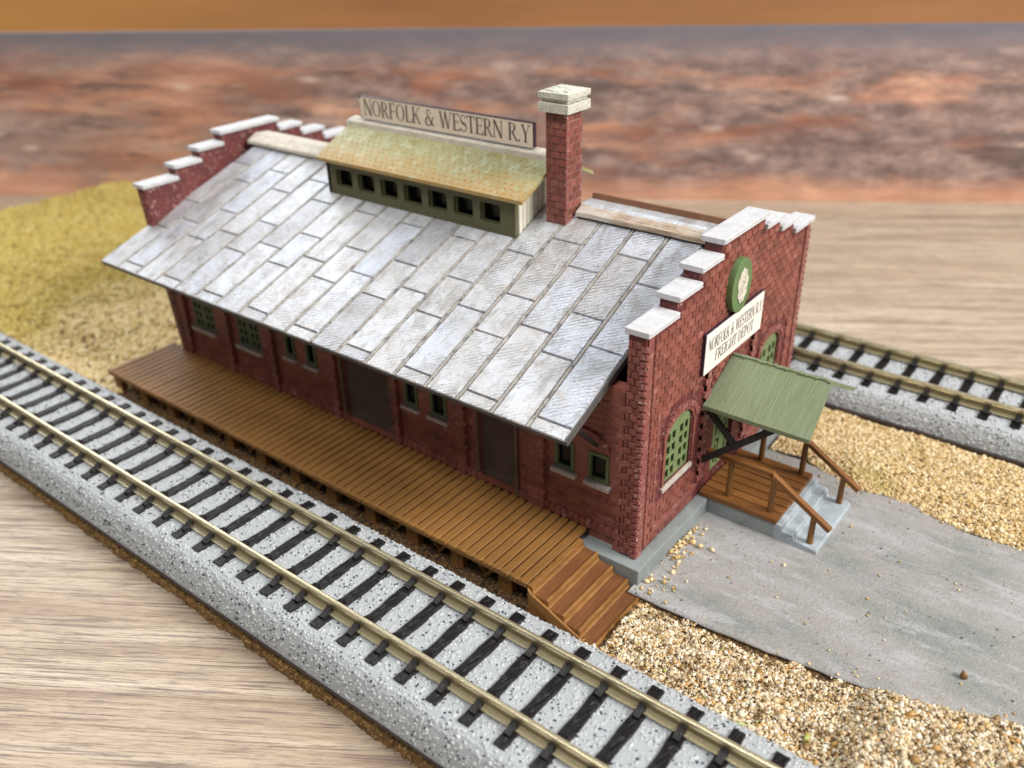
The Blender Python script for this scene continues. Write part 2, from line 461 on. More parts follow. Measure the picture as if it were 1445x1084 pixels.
def backdrop_print():
    """printed desert photograph: bands of red earth, scrub and pale stones under a bluish distance"""
    t = NT('printed_desert')
    sep = t.n('ShaderNodeSeparateXYZ')
    t.l(t.tc.outputs['Object'], sep.inputs[0])
    h = t.n('ShaderNodeMapRange')
    t.l(sep.outputs['Z'], h.inputs[0])
    for i, v in ((1, 0.0), (2, 48.6), (3, 0.0), (4, 1.0)):
        h.inputs[i].default_value = v
    hz = h.outputs[0]

    def st(sx, sz, off=(0, 0, 0)):
        mp = t.n('ShaderNodeMapping')
        t.l(t.tc.outputs['Object'], mp.inputs[0])
        mp.inputs['Scale'].default_value = (sx, 1, sz)
        mp.inputs['Location'].default_value = off
        return mp.outputs[0]

    pos = t.n('ShaderNodeMapRange')
    t.l(sep.outputs['X'], pos.inputs[0])
    for i, v in ((1, -140.0), (2, 120.0), (3, 0.0), (4, 1.0)):
        pos.inputs[i].default_value = v
    earth = t.ramp(t.noise(st(0.017, 0.085), 1.0, 6, 0.66, 0.3), [(0.28, (0.12, 0.058, 0.045)), (0.43, (0.28, 0.125, 0.088)), (0.55, (0.48, 0.235, 0.155)), (0.68, (0.78, 0.46, 0.31))])
    # grey and brown scrub in long patches, thicker towards the right
    patch = t.noise(st(0.016, 0.075, (9, 0, 2)), 1.0, 7, 0.7, 0.25)
    scrub_m = t.grey(t.math('ADD', patch, t.math('MULTIPLY', pos.outputs[0], 0.13)), 0.47, 0.60, 0, 0.92)
    scrub_c = t.ramp(t.noise(st(0.075, 0.20, (1, 0, 5)), 1.0, 7, 0.72), [(0.32, (0.085, 0.063, 0.06)), (0.47, (0.20, 0.145, 0.135)), (0.60, (0.38, 0.275, 0.24)), (0.75, (0.62, 0.47, 0.40))])
    c = t.mix(scrub_m, earth, scrub_c)
    # pale dusty veil at the left
    c = t.mix(t.math('MULTIPLY', t.grey(pos.outputs[0], 0.0, 0.42, 0.55, 0.0), t.grey(t.noise(st(0.02, 0.10, (2, 0, 9)), 1.0, 5), 0.40, 0.60)), c, (0.50, 0.36, 0.30))
    # dark strokes of distant bushes
    c = t.mix(t.grey(t.noise(st(0.022, 0.17, (5, 0, 3)), 1.0, 6, 0.68), 0.55, 0.63, 0, 0.75), c, (0.10, 0.072, 0.068))
    # pale stones
    v = t.n('ShaderNodeTexVoronoi')
    t.l(st(0.07, 0.22), v.inputs['Vector'])
    v.inputs['Scale'].default_value = 1.0
    stones = t.math('MULTIPLY', t.grey(v.outputs['Distance'], 0.08, 0.30, 1.0, 0.0), t.grey(t.noise(st(0.02, 0.09, (4, 0, 4)), 1.0, 3), 0.50, 0.58))
    c = t.mix(t.math('MULTIPLY', stones, 0.6), c, (0.70, 0.58, 0.50))
    # orange foot and slate coloured distance
    wob = t.math('MULTIPLY', t.math('SUBTRACT', t.noise(st(0.03, 0.05, (7, 0, 1)), 1.0, 4), 0.5), 0.14)
    hw = t.math('ADD', hz, wob)
    c = t.mix(t.grey(hw, 0.05, 0.17, 0.6, 0.0), c, (0.66, 0.33, 0.20))
    c = t.mix(t.grey(hw, 0.76, 0.88, 0.0, 0.6), c, (0.25, 0.20, 0.21))
    c = t.mix(t.grey(hw, 0.86, 0.95, 0.0, 0.8), c, (0.15, 0.145, 0.175))
    return t.fin(c, 0.6, 0, None, 0.3)


mats['print'] = backdrop_print()


def orange_board():
    t = NT('orange_board')
    sep = t.n('ShaderNodeSeparateXYZ')
    t.l(t.tc.outputs['Object'], sep.inputs[0])
    n = t.noise(t.coord((0.01, 1, 0.12)), 1.0, 4, 0.5)
    mr = t.n('ShaderNodeMapRange')
    t.l(sep.outputs['X'], mr.inputs[0])
    for i, v in ((1, -330.0), (2, -60.0), (3, 1.0), (4, 0.0)):
        mr.inputs[i].default_value = v
    c = t.mix(t.grey(n, 0.3, 0.7), (0.36, 0.165, 0.06), (0.27, 0.12, 0.045))
    c = t.mix(t.math('MULTIPLY', mr.outputs[0], 0.85), c, (0.56, 0.29, 0.075))
    return t.fin(c, 0.6)


mats['orange'] = orange_board()


# ------------------------------------------------------------------ mesh builder
class MB:
    def __init__(self):
        self.v, self.f, self.mi = [], [], []

    def add(self, vs, fs, mi=0):
        o = len(self.v)
        self.v += [tuple(x) for x in vs]
        self.f += [tuple(i + o for i in f) for f in fs]
        self.mi += [mi] * len(fs)
        return self

    def box(self, x0, x1, y0, y1, z0, z1, mi=0):
        vs = [(x, y, z) for x in (x0, x1) for y in (y0, y1) for z in (z0, z1)]
        return self.add(vs, [(0, 1, 3, 2), (4, 6, 7, 5), (0, 4, 5, 1), (2, 3, 7, 6), (0, 2, 6, 4), (1, 5, 7, 3)], mi)

    def hexa(self, bot, top, mi=0):
        return self.add(list(bot) + list(top), [(3, 2, 1, 0), (4, 5, 6, 7), (0, 1, 5, 4), (1, 2, 6, 5), (2, 3, 7, 6), (3, 0, 4, 7)], mi)

    def beam(self, a, b, w, h, mi=0, upv=(0, 0, 1)):
        a, b = Vector(a), Vector(b)
        d = (b - a).normalized()
        s = d.cross(Vector(upv))
        if s.length < 1e-4:
            s = d.cross(Vector((1, 0, 0)))
        s.normalize()
        u = s.cross(d)
        q = lambda p: [p - s * w / 2 - u * h / 2, p + s * w / 2 - u * h / 2, p + s * w / 2 + u * h / 2, p - s * w / 2 + u * h / 2]
        return self.hexa(q(a), q(b), mi)

    def tube(self, a, b, ra, rb, n=10, mi=0):
        a, b = Vector(a), Vector(b)
        d = (b - a).normalized()
        s = d.cross(Vector((0.3, 0.2, 1)) if abs(d.z) < 0.9 else Vector((1, 0, 0))).normalized()
        u = d.cross(s)
        vs = [p + (s * math.cos(2 * math.pi * i / n) + u * math.sin(2 * math.pi * i / n)) * r for p, r in ((a, ra), (b, rb)) for i in range(n)]
        fs = [(i, (i + 1) % n, n + (i + 1) % n, n + i) for i in range(n)] + [tuple(range(n - 1, -1, -1)), tuple(range(n, 2 * n))]
        return self.add(vs, fs, mi)

    def plate(self, outer, holes, f, t, mi=0):
        """polygon with holes in (u,v), mapped by f(u,v,d) to space, d from 0 (front) to t (back)"""
        loops = [outer] + list(holes)
        flat = [p for l in loops for p in l]
        tris = tessellate_polygon([[Vector((p[0], p[1], 0)) for p in l] for l in loops])
        n = len(flat)
        vs = [f(u, v, 0.0) for u, v in flat] + [f(u, v, t) for u, v in flat]
        fs = [tuple(a) for a in tris] + [tuple(n + i for i in reversed(a)) for a in tris]
        o = 0
        for l in loops:
            k = len(l)
            for i in range(k):
                a, b = o + i, o + (i + 1) % k
                fs.append((a, b, n + b, n + a))
            o += k
        return self.add(vs, fs, mi)

    def extrude(self, prof, f0, f1, mi=0):
        n = len(prof)
        vs = [f0(*p) for p in prof] + [f1(*p) for p in prof]
        tris = tessellate_polygon([[Vector((p[0], p[1], 0)) for p in prof]])
        fs = [tuple(a) for a in tris] + [tuple(n + i for i in reversed(a)) for a in tris]
        fs += [(i, (i + 1) % n, n + (i + 1) % n, n + i) for i in range(n)]
        return self.add(vs, fs, mi)

    def build(self, name, mat, parent=None, bevel=0.0, smooth=False, fix=True):
        me = bpy.data.meshes.new(name)
        me.from_pydata(self.v, [], self.f)
        for m in (mat if isinstance(mat, (list, tuple)) else [mat]):
            me.materials.append(mats[m])
        me.polygons.foreach_set('material_index', self.mi)
        if fix:
            import bmesh
            bm = bmesh.new()
            bm.from_mesh(me)
            bmesh.ops.recalc_face_normals(bm, faces=bm.faces)
            bm.to_mesh(me)
            bm.free()
        if smooth:
            me.polygons.foreach_set('use_smooth', [True] * len(me.polygons))
        me.update()
        o = bpy.data.objects.new(name, me)
        COL.objects.link(o)
        if parent is not None:
            o.parent = parent
            o.matrix_parent_inverse = Matrix.Translation(-Vector(abs_loc(parent)))
        if bevel:
            b = o.modifiers.new('bevel', 'BEVEL')
            b.width = bevel
            b.segments = 2
            b.limit_method = 'ANGLE'
            b.angle_limit = math.radians(40)
        return o


def abs_loc(o):
    """parents are plain translated empties or unmoved meshes"""
    return o.location if o.type == 'EMPTY' else (0, 0, 0)


def thing(name, label, cat, loc=(0, 0, 0), group=None):
    o = bpy.data.objects.new(name, None)
    COL.objects.link(o)
    o.location = loc
    o.empty_display_size = 3
    return tag(o, label, cat, group)


def tag(o, label, cat, group=None, kind=None):
    o['label'] = label
    o['category'] = cat
    if group:
        o['group'] = group
    if kind:
        o['kind'] = kind
    return o


def numpy_mesh(name, V, F, mat, parent=None, mi=None, smooth=False):
    """V (n,3) floats, F (m,3) ints"""
    me = bpy.data.meshes.new(name)
    me.vertices.add(len(V))
    me.vertices.foreach_set('co', np.ascontiguousarray(V, dtype=np.float32).ravel())
    me.loops.add(F.size)
    me.loops.foreach_set('vertex_index', np.ascontiguousarray(F, dtype=np.int32).ravel())
    me.polygons.add(len(F))
    me.polygons.foreach_set('loop_start', np.arange(0, F.size, F.shape[1], dtype=np.int32))
    for m in (mat if isinstance(mat, (list, tuple)) else [mat]):
        me.materials.append(mats[m])
    if mi is not None:
        me.polygons.foreach_set('material_index', np.ascontiguousarray(mi, dtype=np.int32))
    if smooth is not False:
        me.polygons.foreach_set('use_smooth', (np.ones(len(F)) if smooth is True else np.asarray(smooth)).astype(bool))
    me.update(calc_edges=True)
    me.validate()
    o = bpy.data.objects.new(name, me)
    COL.objects.link(o)
    if parent is not None:
        o.parent = parent
        o.matrix_parent_inverse = Matrix.Translation(-Vector(abs_loc(parent)))
    return o


PH = (1 + 5 ** 0.5) / 2
ICO_V = np.array([(-1, PH, 0), (1, PH, 0), (-1, -PH, 0), (1, -PH, 0), (0, -1, PH), (0, 1, PH), (0, -1, -PH), (0, 1, -PH), (PH, 0, -1), (PH, 0, 1), (-PH, 0, -1), (-PH, 0, 1)]) / math.hypot(1, PH)
ICO_F = np.array([(0, 11, 5), (0, 5, 1), (0, 1, 7), (0, 7, 10), (0, 10, 11), (1, 5, 9), (5, 11, 4), (11, 10, 2), (10, 7, 6), (7, 1, 8), (3, 9, 4), (3, 4, 2), (3, 2, 6), (3, 6, 8), (3, 8, 9), (4, 9, 5), (2, 4, 11), (6, 2, 10), (8, 6, 7), (9, 8, 1)])


def scatter(P, R, flat=(0.6, 1.0), jit=0.28, elong=0.35):
    """irregular grains at points P with radii R"""
    n = len(P)
    base = ICO_V[None] * (1 + RNG.uniform(-jit, jit, (n, 12, 1)))
    s = np.stack([1 + RNG.uniform(-elong, elong, n), 1 + RNG.uniform(-elong, elong, n), RNG.uniform(flat[0], flat[1], n)], 1)
    base = base * s[:, None] * R[:, None, None]
    q = RNG.normal(size=(n, 4))
    q[:, 1:3] *= 0.35
    q /= np.linalg.norm(q, axis=1)[:, None]
    w, x, y, z = q.T
    Rm = np.stack([1 - 2 * (y * y + z * z), 2 * (x * y - z * w), 2 * (x * z + y * w), 2 * (x * y + z * w), 1 - 2 * (x * x + z * z), 2 * (y * z - x * w),
                   2 * (x * z - y * w), 2 * (y * z + x * w), 1 - 2 * (x * x + y * y)], 1).reshape(n, 3, 3)
    V = np.einsum('nij,nkj->nki', Rm, base) + P[:, None]
    F = ICO_F[None] + (np.arange(n) * 12)[:, None, None]
    return V.reshape(-1, 3), F.reshape(-1, 3)


def vnoise(x, y, s, seed=0):
    """cheap smooth value noise"""
    r = np.random.default_rng(seed).uniform(0, 1, (64, 64))
    x, y = np.asarray(x) * s + 100, np.asarray(y) * s + 100
    i, j = np.floor(x).astype(int), np.floor(y).astype(int)
    fx, fy = x - i, y - j
    fx, fy = fx * fx * (3 - 2 * fx), fy * fy * (3 - 2 * fy)
    g = lambda a, b: r[a % 64, b % 64]
    return (g(i, j) * (1 - fx) + g(i + 1, j) * fx) * (1 - fy) + (g(i, j + 1) * (1 - fx) + g(i + 1, j + 1) * fx) * fy


# ------------------------------------------------------------------ setting
TZ = -3.0
mb = MB()
mb.add([(-900, -500, TZ), (900, -500, TZ), (900, 1400, TZ), (-900, 1400, TZ)], [(0, 1, 2, 3)])
o = mb.build('table_top', 'table', fix=False)
tag(o, 'pale wood grain laminate table top under the model', 'table top', kind='structure')

# board the model is built on: a smooth upper sheet over a frayed brown lower sheet
BX0, BX1, BY0, BY1 = -228.0, 92.0, -37.0, 79.0
mb = MB()
mb.box(BX0 + 0.4, BX1, BY0 + 0.9, BY1 - 0.4, -1.5, -0.02)
xs = np.arange(BX0, BX1, 0.35)
ed = BY0 - 0.42 + 0.4 * vnoise(xs, xs * 0, 0.5, 3) + 0.4 * vnoise(xs, xs * 0, 2.1, 4) ** 2
n = len(xs)
vs = [(x, e, -2.98) for x, e in zip(xs, ed)] + [(x, e + 0.25, -2.0 + 0.3 * math.sin(x * 1.7)) for x, e in zip(xs, ed)] + [(x, BY0 + 1.6, -1.45) for x in xs]
fs = [(k * n + i, k * n + i + 1, (k + 1) * n + i + 1, (k + 1) * n + i) for k in (0, 1) for i in range(n - 1)]
mb.add(vs, fs, 1)
mb.box(BX0, BX1, BY0 + 1.7, BY1, -2.99, -1.6)
# frayed fibres along the front edge
for k in range(900):
    x = random.uniform(-110, 12)
    y = BY0 - 0.35 + random.uniform(-0.1, 0.25)
    z = random.uniform(-2.9, -1.7)
    a = random.uniform(-2.6, -0.5)
    l = random.uniform(0.15, 0.7)
    p, q = Vector((x, y, z)), Vector((x + math.cos(a) * l, y + math.sin(a) * l * 0.7, z + random.uniform(-0.3, 0.5) * l))
    w = random.uniform(0.02, 0.05)
    mb.add([p + Vector((w, 0, 0)), p - Vector((w, 0, 0)), q, p + Vector((0, 0, w * 1.5))], [(0, 1, 2), (0, 2, 3), (1, 3, 2)], 1)
o = mb.build('baseboard', ['shaft', 'fibre'])
tag(o, 'thin brown fibreboard with a frayed edge carrying the whole model', 'board', kind='structure')

# ground sheet of glued soil
gx, gy = np.meshgrid(np.arange(BX0 + 1, BX1 - 1, 1.2), np.arange(-20, BY1 - 1, 1.2), indexing='ij')
left = np.clip((-104 - gx) / 25, 0, 1)
gz = 0.02 + 0.35 * vnoise(gx, gy, 0.4, 5) - 0.35 + left * (1.6 * vnoise(gx, gy, 0.06, 9) + 1.0 * vnoise(gx, gy, 0.2, 10))
gz = np.where((gy < -14.5), -0.6, gz)
a, b = gx.shape
V = np.stack([gx, gy, gz], -1).reshape(-1, 3)
I = np.arange(a * b).reshape(a, b)
F = np.stack([I[:-1, :-1], I[1:, :-1], I[1:, 1:], I[:-1, 1:]], -1).reshape(-1, 4)
xc, yc_ = V[F[:, 0], 0], V[F[:, 0], 1]
o = numpy_mesh('ground', V, F, ['soil', 'shadedsoil'], None, ((xc > -106) & (xc < 0) & (yc_ < 3)).astype(int), smooth=True)  # faces round and under the platform take the painted-in shade
tag(o, 'brown glued soil under the sand and turf', 'ground', kind='structure')


def ground_z(x, y):
    l = np.clip((-104 - x) / 25, 0, 1)
    return 0.02 + 0.35 * vnoise(x, y, 0.4, 5) - 0.35 + l * (1.6 * vnoise(x, y, 0.06, 9) + 1.0 * vnoise(x, y, 0.2, 10))


# grey road sheet, slightly raised, with an uneven front edge
RFX = np.array([1.2, 6, 12, 18, 24, 30, 33, 36, 40, 44, 50, 60, 90])
RFY = np.array([-3.3, -3.15, -2.9, -2.4, -1.7, -0.95, -0.9, -0.5, 1.0, 2.4, 4.0, 7.0, 12.0])
RBX = np.array([1.2, 8, 14, 16, 20, 25, 31, 40, 90])
RBY = np.array([38.5, 38.5, 37.5, 36.2, 36.4, 36.8, 35.6, 35.2, 34.5])
xs = np.arange(1.2, 90, 0.8)
ys = np.linspace(0, 1, 40)
V = []
for x in xs:
    y0 = np.interp(x, RFX, RFY) + 0.25 * (vnoise(x, 0, 0.7, 2) - 0.5)
    y1 = np.interp(x, RBX, RBY) + 0.9 * (vnoise(x, 0, 0.35, 6) - 0.5)
    for t_ in ys:
        y = y0 + (y1 - y0) * t_
        V.append((x, y, 0.62 + 0.10 * vnoise(x, y, 0.12, 8) - 0.12 * (t_ > 0.985)))
V = np.array(V)
a, b = len(xs), len(ys)
I = np.arange(a * b).reshape(a, b)
F = np.stack([I[:-1, :-1], I[1:, :-1], I[1:, 1:], I[:-1, 1:]], -1).reshape(-1, 4)
V2 = V.copy()
V2[:, 2] -= 0.4
k = len(V)
Fb = F[:, ::-1] + k
sd = np.array([(I[i + 1, 0], I[i, 0], k + I[i, 0], k + I[i + 1, 0]) for i in range(a - 1)] + [(I[i, -1], I[i + 1, -1], k + I[i + 1, -1], k + I[i, -1]) for i in range(a - 1)])
o = numpy_mesh('road', np.vstack([V, V2]), np.vstack([F, Fb, sd]), 'road', smooth=False)
tag(o, 'grey painted road sheet leading to the porch steps', 'road', kind='structure')
road_front = lambda x: np.interp(x, RFX, RFY)
road_back = lambda x: np.interp(x, RBX, RBY)

m = MB()
for i in range(26):
    a_, b_ = 2.0 + i, 3.0 + i
    w_ = [16.75 + 0.05 * math.sin(q * 1.3) for q in (a_, b_)]
    h_ = [0.60 + 0.10 * float(vnoise(q, 16.75, 0.12, 8)) for q in (a_, b_)]
    m.hexa([(a_, w_[0] - 0.07, h_[0]), (b_, w_[1] - 0.07, h_[1]), (b_, w_[1] + 0.07, h_[1]), (a_, w_[0] + 0.07, h_[0])],
           [(a_, w_[0] - 0.03, h_[0] + 0.09), (b_, w_[1] - 0.03, h_[1] + 0.09), (b_, w_[1] + 0.03, h_[1] + 0.09), (a_, w_[0] + 0.03, h_[0] + 0.09)])
m.build('seam', 'step', o)

# ------------------------------------------------------------------ backdrop and the board behind
BA, BB = Vector((-257.7, 38.3, 0)), Vector((7.0, 206.0, 0))
bd = (BB - BA).normalized()
bn = Vector((bd.y, -bd.x, 0))        # towards the camera
mid = (BA + BB) / 2
ang = math.atan2(bd.y, bd.x)
mb = MB()
mb.box(-230, 230, 0.0, 1.2, 0, 48.6)
o = mb.build('backdrop_panel', 'print')
o.location = (mid.x, mid.y, TZ)
o.rotation_euler = (0, 0, ang)
tag(o, 'blurred printed desert landscape panel standing behind the model', 'backdrop')
mb = MB()
mb.box(-700, 700, 150, 154, 0, 90)
o = mb.build('back_wall', 'orange')
o.location = (mid.x, mid.y, TZ)
o.rotation_euler = (0, 0, ang)
tag(o, 'orange brown wooden wall behind the printed backdrop', 'wall', kind='structure')

# ------------------------------------------------------------------ depot building
depot = thing('freight_depot', 'red brick freight depot with silver sheet roof and white stepped gables', 'building', (-50, 24, 0))
WD, ZF, ZTOP = 48.5, 3.08, 41.25
STEP_Y = [0.0, 6.9, 12.35, 17.75]
STEP_Z = [35.55, 37.5, 39.35, 41.25]
ROOF_S = 0.43
roof_z = lambda y: 24.7 + ROOF_S * (y + 9.3)


def arch(u0, u1, v0, vs, rise, n=12):
    """outline of a round topped opening"""
    c, h = (u0 + u1) / 2, (u1 - u0) / 2
    top = [(c + h * math.cos(math.pi * i / n), vs + rise * math.sin(math.pi * i / n)) for i in range(n + 1)]
    return [(u0, v0), (u1, v0)] + top


def rect(u0, u1, v0, v1):
    return [(u0, v0), (u1, v0), (u1, v1), (u0, v1)]


def stepped_outline():
    pts = [(0, ZF), (WD, ZF)]
    b = STEP_Y[1:]
    prev = WD
    pts += [(WD, STEP_Z[0])]
    for i in range(3):
        pts += [(WD - b[i], STEP_Z[i]), (WD - b[i], STEP_Z[i + 1])]
    for i in (2, 1, 0):
        pts += [(b[i], STEP_Z[i + 1]), (b[i], STEP_Z[i])]
    pts += [(0, STEP_Z[0])]
    return pts


def top_at(y):
    y = min(y, WD - y)
    z = STEP_Z[0]
    for i in (1, 2, 3):
        if y > STEP_Y[i]:
            z = STEP_Z[i]
    return z


def bricks(mb, f, u0, u1, v0, v1, ok, bw=1.95, bh=0.98, gap=0.10, dep=0.17, mi=0, loose=0.03):
    """raised bricks on a surface f(u,v,d) (d negative is outwards)"""
    row, v = 0, v0
    while v + bh <= v1 + 1e-6:
        u = u0 - (bw / 2 if row % 2 else 0)
        while u < u1:
            a, b = max(u, u0), min(u + bw, u1)
            if b - a > 0.5 and all(ok(p, q) for p in (a, (a + b) / 2, b) for q in (v, v + bh)):
                g = gap / 2
                d = [-(dep + random.uniform(-loose, loose)) for _ in range(4)]
                s = 0.07
                jl = random.uniform(-0.05, 0.05)
                bot = [(a + g, v + g), (b - g, v + g), (b - g, v + bh - g), (a + g, v + bh - g)]
                top = [(a + g + s, v + g + s + jl), (b - g - s, v + g + s), (b - g - s, v + bh - g - s), (a + g + s, v + bh - g - s)]
                mb.add([f(p, q, 0.02) for p, q in bot] + [f(p, q, dd) for (p, q), dd in zip(top, d)],
                       [(4, 5, 6, 7), (0, 1, 5, 4), (1, 2, 6, 5), (2, 3, 7, 6), (3, 0, 4, 7)], mi)
            u += bw
        v += bh
        row += 1


GW = [(6.9, 13.6), (34.9, 41.6)]          # arched windows in the gable, y ranges
DOOR = (21.0, 27.6)


def gable(front):
    lean = (lambda z: 0.0) if front else (lambda z: -3.9 * (z - 4.6) / 37.0)
    X0 = 0.0 if front else -99.6
    T = 2.3
    if front:
        f = lambda u, v, d: (X0 - d, u, v)
    else:
        f = lambda u, v, d: (X0 + lean(v) + d, u, v)
    mb = MB()
    holes = [arch(a, b, 11.0, 18.4, 2.1) for a, b in GW]
    holes.append(rect(DOOR[0], DOOR[1], 3.9, 15.5))
    mb.plate(stepped_outline(), holes, f, T, 1)

    def ok(u, v):
        if v > top_at(u) - 0.3 or v < ZF + 0.2:
            return False
        for a, b in GW:
            if a - 1.5 < u < b + 1.5 and 9.6 < v < 18.6:
                return False
            c = (a + b) / 2
            if v >= 18.6 and ((u - c) / 4.9) ** 2 + ((v - 18.4) / 3.8) ** 2 < 1:
                return False
        if DOOR[0] - 0.6 < u < DOOR[1] + 0.6 and v < 16.2:
            return False
        for s in (16.0, 30.3):
            if s - 0.1 < u < s + 2.3 and v < 24.2:
                return False
        return True

    bricks(mb, f, 2.0, WD - 2.0, ZF + 0.3, ZTOP, ok)
    if front:
        # corner pilasters, quoins, ledges and arch rings stand a little proud
        for u0, u1 in ((0.35, 1.55), (WD - 1.55, WD - 0.35)):
            mb.box(X0 - 0.02, X0 + 0.20, u0, u1, ZF, STEP_Z[0] - 0.05, 2)
        v = ZF + 0.2
        k = 0
        while v < STEP_Z[0] - 1:
            w = 0.42 if k % 2 else 0.30
            for y0, y1 in ((-0.16, w), (WD - w, WD + 0.16)):
                mb.hexa([(X0 - 0.6, y0, v), (X0 + 0.26, y0 + 0.05, v), (X0 + 0.26, y1, v), (X0 - 0.6, y1, v)],
                        [(X0 - 0.6, y0, v + 0.62), (X0 + 0.20, y0 + 0.1, v + 0.62), (X0 + 0.20, y1 - 0.06, v + 0.62), (X0 - 0.6, y1, v + 0.62)], 2)
            v += 0.98
            k += 1
        for s in (16.1, 30.4):
            mb.box(X0 - 0.02, X0 + 0.34, s + 0.5, s + 1.5, 6.2, 24.0, 0)
            v, k = 6.2, 0
            while v < 23.4:
                e = 0.5 if k % 2 else 0.1
                mb.box(X0 - 0.02, X0 + 0.44, s + e, s + 2.0 - e, v, v + 0.85, 2)
                v += 0.98
                k += 1
        for u0, u1 in ((3.6, 16.4), (32.2, 44.9)):
            mb.box(X0 - 0.02, X0 + 0.42, u0, u1, 5.55, 6.05, 2)
            mb.box(X0 - 0.02, X0 + 0.22, u0, u1, 4.9, 5.45, 0)
        for u in (3.7, 44.2):
            mb.box(X0 - 0.02, X0 + 0.22, u, u + 0.45, 6.1, 23.8, 2)
        for a, b in GW:
            c = (a + b) / 2
            for ro, ri, hh, m in ((4.75, 3.95, 0.34, 2), (3.9, 3.42, 0.2, 0)):
                N = 15
                for i in range(N):
                    t0, t1 = math.pi * (i + 0.06) / N, math.pi * (i + 0.94) / N
                    pt = lambda r_, t_, d: (X0 + d, c + r_ * math.cos(t_), 18.4 + (r_ - 1.25) * math.sin(t_))
                    mb.hexa([pt(ri, t0, -0.02), pt(ro, t0, -0.02), pt(ro, t1, -0.02), pt(ri, t1, -0.02)],
                            [pt(ri, t0, hh), pt(ro, t0, hh), pt(ro, t1, hh), pt(ri, t1, hh)], m)
            for u in (a - 0.95, b + 0.35):
                mb.box(X0 - 0.02, X0 + 0.2, u, u + 0.6, 11.2, 18.3, 0)
    # bricks on the end that faces the platform
    e0, e1 = (X0 - T, X0 - 0.3) if front else (X0 + 0.1, X0 + T)
    fe = (lambda u, v, d: (u, d, v)) if front else (lambda u, v, d: (u + lean(v), d, v))
    bricks(mb, fe, e0, e1, ZF + 0.3, STEP_Z[0] - 0.4, lambda u, v: True, 1.15, 0.98, 0.1, 0.15)
    o = mb.build('gable_wall', ['brick', 'mortar', 'dusty_brick'], depot)
    # coping slabs, one child per step
    spans = []
    ov = 0.35
    for i in range(3):
        spans.append((STEP_Y[i] - (ov if i == 0 else ov), STEP_Y[i + 1] - 0.02, STEP_Z[i]))
    spans.append((STEP_Y[3] - ov, WD - STEP_Y[3] + ov, STEP_Z[3]))
    for i in range(3):
        spans.append((WD - STEP_Y[i + 1] + 0.02, WD - STEP_Y[i] + ov, STEP_Z[i]))
    for y0, y1, z in spans:
        c = MB()
        xa = X0 - T - 0.45 + lean(z) if front else X0 - 0.45 + lean(z)
        xb = xa + T + 0.95
        c.box(xa, xb, y0, y1, z + 0.015, z + 0.74)
        c.box(xb - 0.02, xb + 0.10, y0 + 0.1, y1 - 0.1, z + 0.08, z + 0.30)
        c.box(xb - 0.02, xb + 0.10, y0 + 0.1, y1 - 0.1, z + 0.43, z + 0.66)
        c.build('coping', 'cap', o, 0.07)
    return o


front_gable = gable(True)
gable(False)


def lattice_window(parent, f, u0, u1, v0, vs, rise, cols, rows, mat='green', depth=0.6, mull=0.5, cm=1.15):
    """round topped frame with rows of small panes and a solid head"""
    holes = []
    w = u1 - u0
    m0, top = 0.5, vs - 0.1
    half = (w - 2 * m0 - cm) / 2
    pw = (half - mull * (cols / 2 - 1)) / (cols / 2)
    ph = (top - v0 - 0.4 - mull * (rows - 1)) / rows
    for s in range(2):
        for i in range(cols // 2):
            a = u0 + m0 + s * (half + cm) + i * (pw + mull)
            for j in range(rows):
                c = v0 + 0.4 + j * (ph + mull)
                holes.append(rect(a, a + pw, c, c + ph))
    mb = MB()
    mb.plate(arch(u0, u1, v0, vs, rise), holes, f, 0.45)
    o = mb.build('window', mat, parent, 0.04)
    g = MB()
    g.plate(rect(u0 + 0.1, u1 - 0.1, v0 + 0.1, vs + rise * 0.6), [], lambda u, v, d: f(u, v, 0.6 + d), 0.1)
    g.build('pane', 'glass', o)
    return o


fg = lambda u, v, d: (-0.22 - d, u, v)
for a, b in GW:
    w = lattice_window(depot, fg, a + 0.03, b - 0.03, 11.03, 18.38, 2.07, 4, 4)
    s = MB()
    s.box(-0.9, 0.42, a - 1.0, b + 0.5, 10.25, 10.97)
    s.build('sill', 'sill', w, 0.1)
d = MB()
d.box(-1.3, -0.8, DOOR[0] + 0.05, DOOR[1] - 0.05, 3.95, 15.45)
for y0, y1 in ((21.3, 24.1), (24.5, 27.3)):
    for z0, z1 in ((4.6, 8.9), (9.5, 14.8)):
        d.plate(rect(y0, y1, z0, z1), [rect(y0 + 0.45, y1 - 0.45, z0 + 0.45, z1 - 0.45)], lambda u, v, q: (-0.55 - q, u, v), 0.3)
do = d.build('door', 'green', depot, 0.04)
MB().tube((-0.75, 24.0, 8.9), (-0.35, 24.0, 8.9), 0.16, 0.2).build('handle', 'black', do)

# foundation
mb = MB()
mb.box(-101.0, 1.7, -1.7, WD + 1.7, -0.2, ZF)
mb.build('foundation', 'found', depot, 0.12)

# long walls: piers, recessed bays, doors and windows
FT = 27.4
mb = MB()
ff = lambda u, v, d: (u, 0.8 + d, v)
bays = []
win_pairs = [(-13.2, -10.1), (-7.9, -4.7), (-41.0, -38.2), (-35.7, -32.5), (-68.5, -66.0), (-63.3, -60.7)]
doors = [(-26.3, -19.9), (-54.4, -44.2)]
big = [(-94.4, -88.2), (-81.4, -75.2)]
holes = [rect(a, b, 12.5, 16.9) for a, b in win_pairs] + [rect(a, b, 3.9, 17.5) for a, b in doors] + [arch(a, b, 10.9, 17.3, 2.4) for a, b in big]
mb.plate(rect(-99.3, -2.2, ZF, FT), holes, ff, 1.6, 0)


